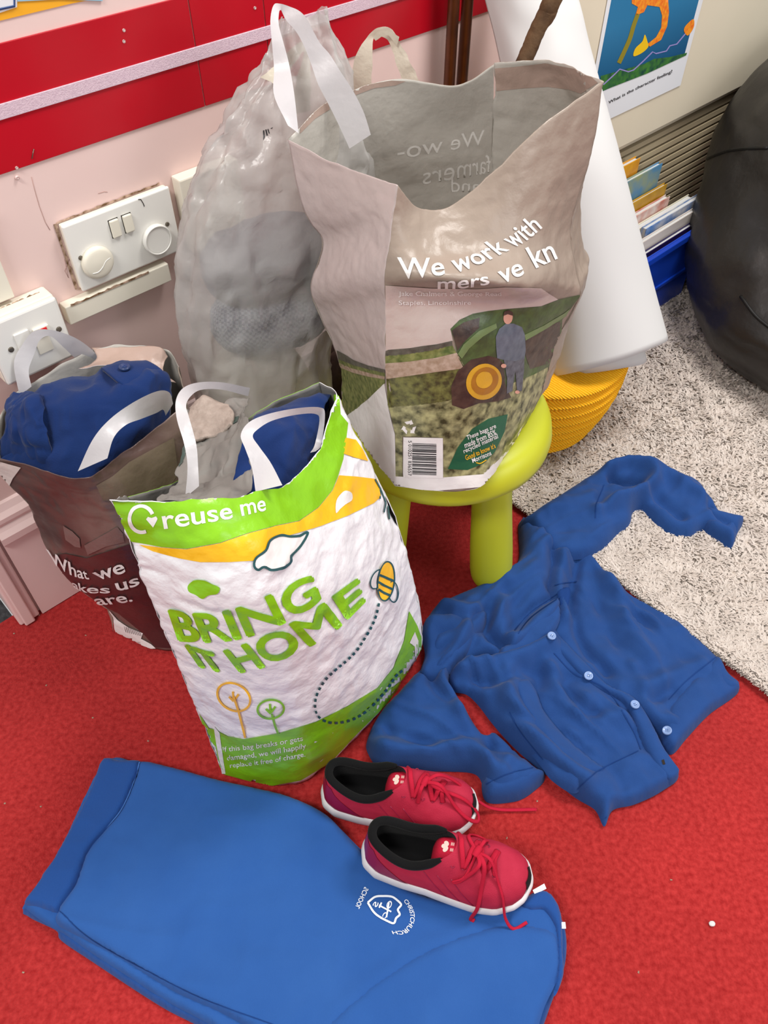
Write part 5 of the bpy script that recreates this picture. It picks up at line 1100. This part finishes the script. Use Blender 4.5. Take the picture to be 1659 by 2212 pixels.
    for x, z, w in ((.080,.046,.009),(.083,.064,.0115),(.088,.0745,.0125),(.097,.0795,.013),(.108,.0825,.013),(.120,.0815,.012),(.134,.0745,.010)):
        rows.append([(x, -w, z-.001), (x, -w*.55, z+.004), (x, 0, z+.0055), (x, w*.55, z+.004), (x, w, z-.001)])
    g_ = net_eval(rows, 20, 40).reshape(-1, 3); tg = mobj('tongue', g_, grid_faces(20, 40), M_lace, root); solid(tg, .004, 1.0)
    # three-leaf mark on the tongue
    Vt = bvh_of(tg)
    def tongue_pt(x, y): h = Vt.ray_cast(Vector((x, y, .2)), Vector((0, 0, -1))); return (h[0]+Vector((0, 0, .0006))) if h[0] else Vector((x, y, .0945))
    bm = bmesh.new()
    for a, ln_, wd_ in ((math.pi, .0075, .0030), (math.pi-.75, .0068, .0027), (math.pi+.75, .0068, .0027)):
        ring = []
        for k in range(14):
            t = 2*math.pi*k/14; lx_ = .0015+ln_*(.5-.5*math.cos(t)); ly_ = wd_*math.sin(t)*(.6+.4*math.sin(t/2))
            ring.append(bm.verts.new(tongue_pt(.0985+lx_*math.cos(a)-ly_*math.sin(a), lx_*math.sin(a)+ly_*math.cos(a))))
        bm.faces.new(ring)
    for k in range(3):
        yy = [bm.verts.new(tongue_pt(.1000+.0014*k+dx, y)) for dx, y in ((0,-.005),(.0007,-.005),(.0007,.005),(0,.005))]; bm.faces.new(yy)
    bmesh.ops.triangulate(bm, faces=bm.faces)
    me = bpy.data.meshes.new('leaf_mark'); bm.to_mesh(me); bm.free(); link_mesh('leaf_mark', me, M_logo, root)
    # lace eyelet rows and crossings
    rx = [.106,.118,.130,.142,.153]
    for i, x in enumerate(rx):
        w = .019-.0013*i
        pts = [on(x+.002, -w, .0005), on(x, -w*.6, .0032), on(x-.002, 0, .0055), on(x, w*.6, .0032), on(x+.002, w, .0005)]
        if i < 4: pts = [on(x, -w, .0008), on(x+.004, -w*.5, .004), on(x+.006, 0, .0055), on(x+.009, w*.5, .004), on(rx[i+1], w-.001, .0008)] if i % 2 else [on(rx[i+1], -w+.001, .0008), on(x+.009, -w*.5, .004), on(x+.006, 0, .0058), on(x+.004, w*.5, .004), on(x, w, .0008)]
        tube('lace', pts, .0030, M_lace, root, n=8, samples=18, flat=.45)
    for i, x in enumerate(rx):
        for sgn in (-1, 1): 
            w = .019-.0013*i; c = on(x, sgn*w, .0004); tube('eyelet', [c+np.array([.0018*math.cos(t), .0018*math.sin(t), 0]) for t in np.linspace(0, 2*math.pi, 14, endpoint=False)], .0005, M_shoe2, root, n=6, closed=True)
    kx = .130; kp = on(kx, 0, .008)
    blob_v = []
    tube('knot', [kp+np.array([-.002,-.005,0]), kp+np.array([0,0,.002]), kp+np.array([.002,.005,0])], .0042, M_lace, root, n=10, samples=10)
    if seed == 1:   # near shoe: loops hang to the near side
        sets = [([kp, kp+np.array([.004,-.016,.004]), on(kx-.012,-.028,.004), on(kx-.020,-.030,.003), on(kx-.008,-.024,.004), kp], .0023),
                ([kp, kp+np.array([.010,-.014,.003]), on(kx+.012,-.030,.003), np.array([kx+.012,-.043,.035]), np.array([kx+.008,-.047,.006]), np.array([kx+.012,-.048,.003])], .0027),
                ([kp, kp+np.array([.016,-.006,.002]), on(kx+.030,-.020,.003), on(kx+.038,-.030,.003), np.array([kx+.046,-.041,.018]), np.array([kx+.058,-.046,.004]), np.array([kx+.072,-.036,.006])], .0020),
                ([kp, kp+np.array([.006,.012,.004]), on(kx+.010,.022,.003), on(kx-.004,.026,.004), on(kx-.012,.016,.004), kp], .0022)]
    else:
        sets = [([kp, kp+np.array([.020,-.004,.004]), on(kx+.040,-.014,.003), on(kx+.058,-.020,.003), np.array([kx+.072,-.016,.030]), np.array([kx+.070,-.006,.034]), on(kx+.050,-.004,.006), on(kx+.020,-.002,.006), kp], .0026),
                ([kp, kp+np.array([.016,.010,.003]), on(kx+.040,.016,.003), np.array([kx+.074,.012,.022]), np.array([kx+.100,.014,.004]), np.array([kx+.149,.022,.0035])], .0026),
                ([kp, kp+np.array([-.004,-.012,.003]), on(kx-.006,-.022,.002)], .0024)]
    for pts, r in sets: tube('lace', pts, r, M_lace, root, n=8, samples=40, flat=.55)
    # diagonal side stripes
    for k in range(3):
        x0 = .075+.016*k
        for sg_ in (-1,):
            pts = []
            for t in np.linspace(0, 1, 10):
                x = x0+.030*t; z = .066-.034*t; h = Vu.ray_cast(Vector((x, sg_*.2, z)), Vector((0, -sg_, 0)))
                if h[0]: pts.append(np.array(h[0])+np.array([0, sg_*.0002, 0]))
            if len(pts) > 3: tube('side_stripe', pts, .0006, M_shoe2, root, n=6)
    root.location = (float(heel[0]), float(heel[1]), z0); root.rotation_euler = (roll, 0, math.radians(ang))
    return root
shoe('trainer', 'crimson child\'s trainer nearest the camera, resting on the folded sweatshirt', Z(792, 1838, .034), -13.5, .0335, 1)
shoe('trainer', 'crimson child\'s trainer farther back, on the carpet beside the green bag', Z(704, 1712, .006), -9.0, .001, 2)

# ================================================================== crumbs and scraps on the carpet
for i, (x, y, r) in enumerate(((1537, 1996, .0042),)):
    o = blob('paper_scrap', Z(x, y, .002)+np.array([0, 0, .001]), (r, r*.7, .0018), M_paper, None, .0012, .004, 3, n=10, k=6, clampz=.0006)
    tag(o, 'small white paper scrap on the bare red carpet at lower right', 'paper scrap')
cr_ = random.Random(5); vv, ff = [], []
for (x, y) in [(10,1735),(88,1742),(85,1328),(30,1368),(185,1372),(1095,1810),(70,1300),(1160,1730),(50,2100),(1450,1900),(1380,2100),(200,1550),(320,1600),(100,1480)]:
    c = Z(x, y, .001); nb0 = len(vv)
    for k in range(4): a = k*1.57+cr_.random(); vv.append((c[0]+.0016*math.cos(a), c[1]+.0016*math.sin(a), .0006))
    vv.append((c[0], c[1], .0022)); ff += [(nb0, nb0+1, nb0+4), (nb0+1, nb0+2, nb0+4), (nb0+2, nb0+3, nb0+4), (nb0+3, nb0, nb0+4)]
o = mobj('carpet_crumbs', vv, ff, mat('crumb', lin(170,150,130), .9, .1), None, False); tag(o, 'tiny pale crumbs scattered over the red carpet', 'crumbs', None, 'stuff')
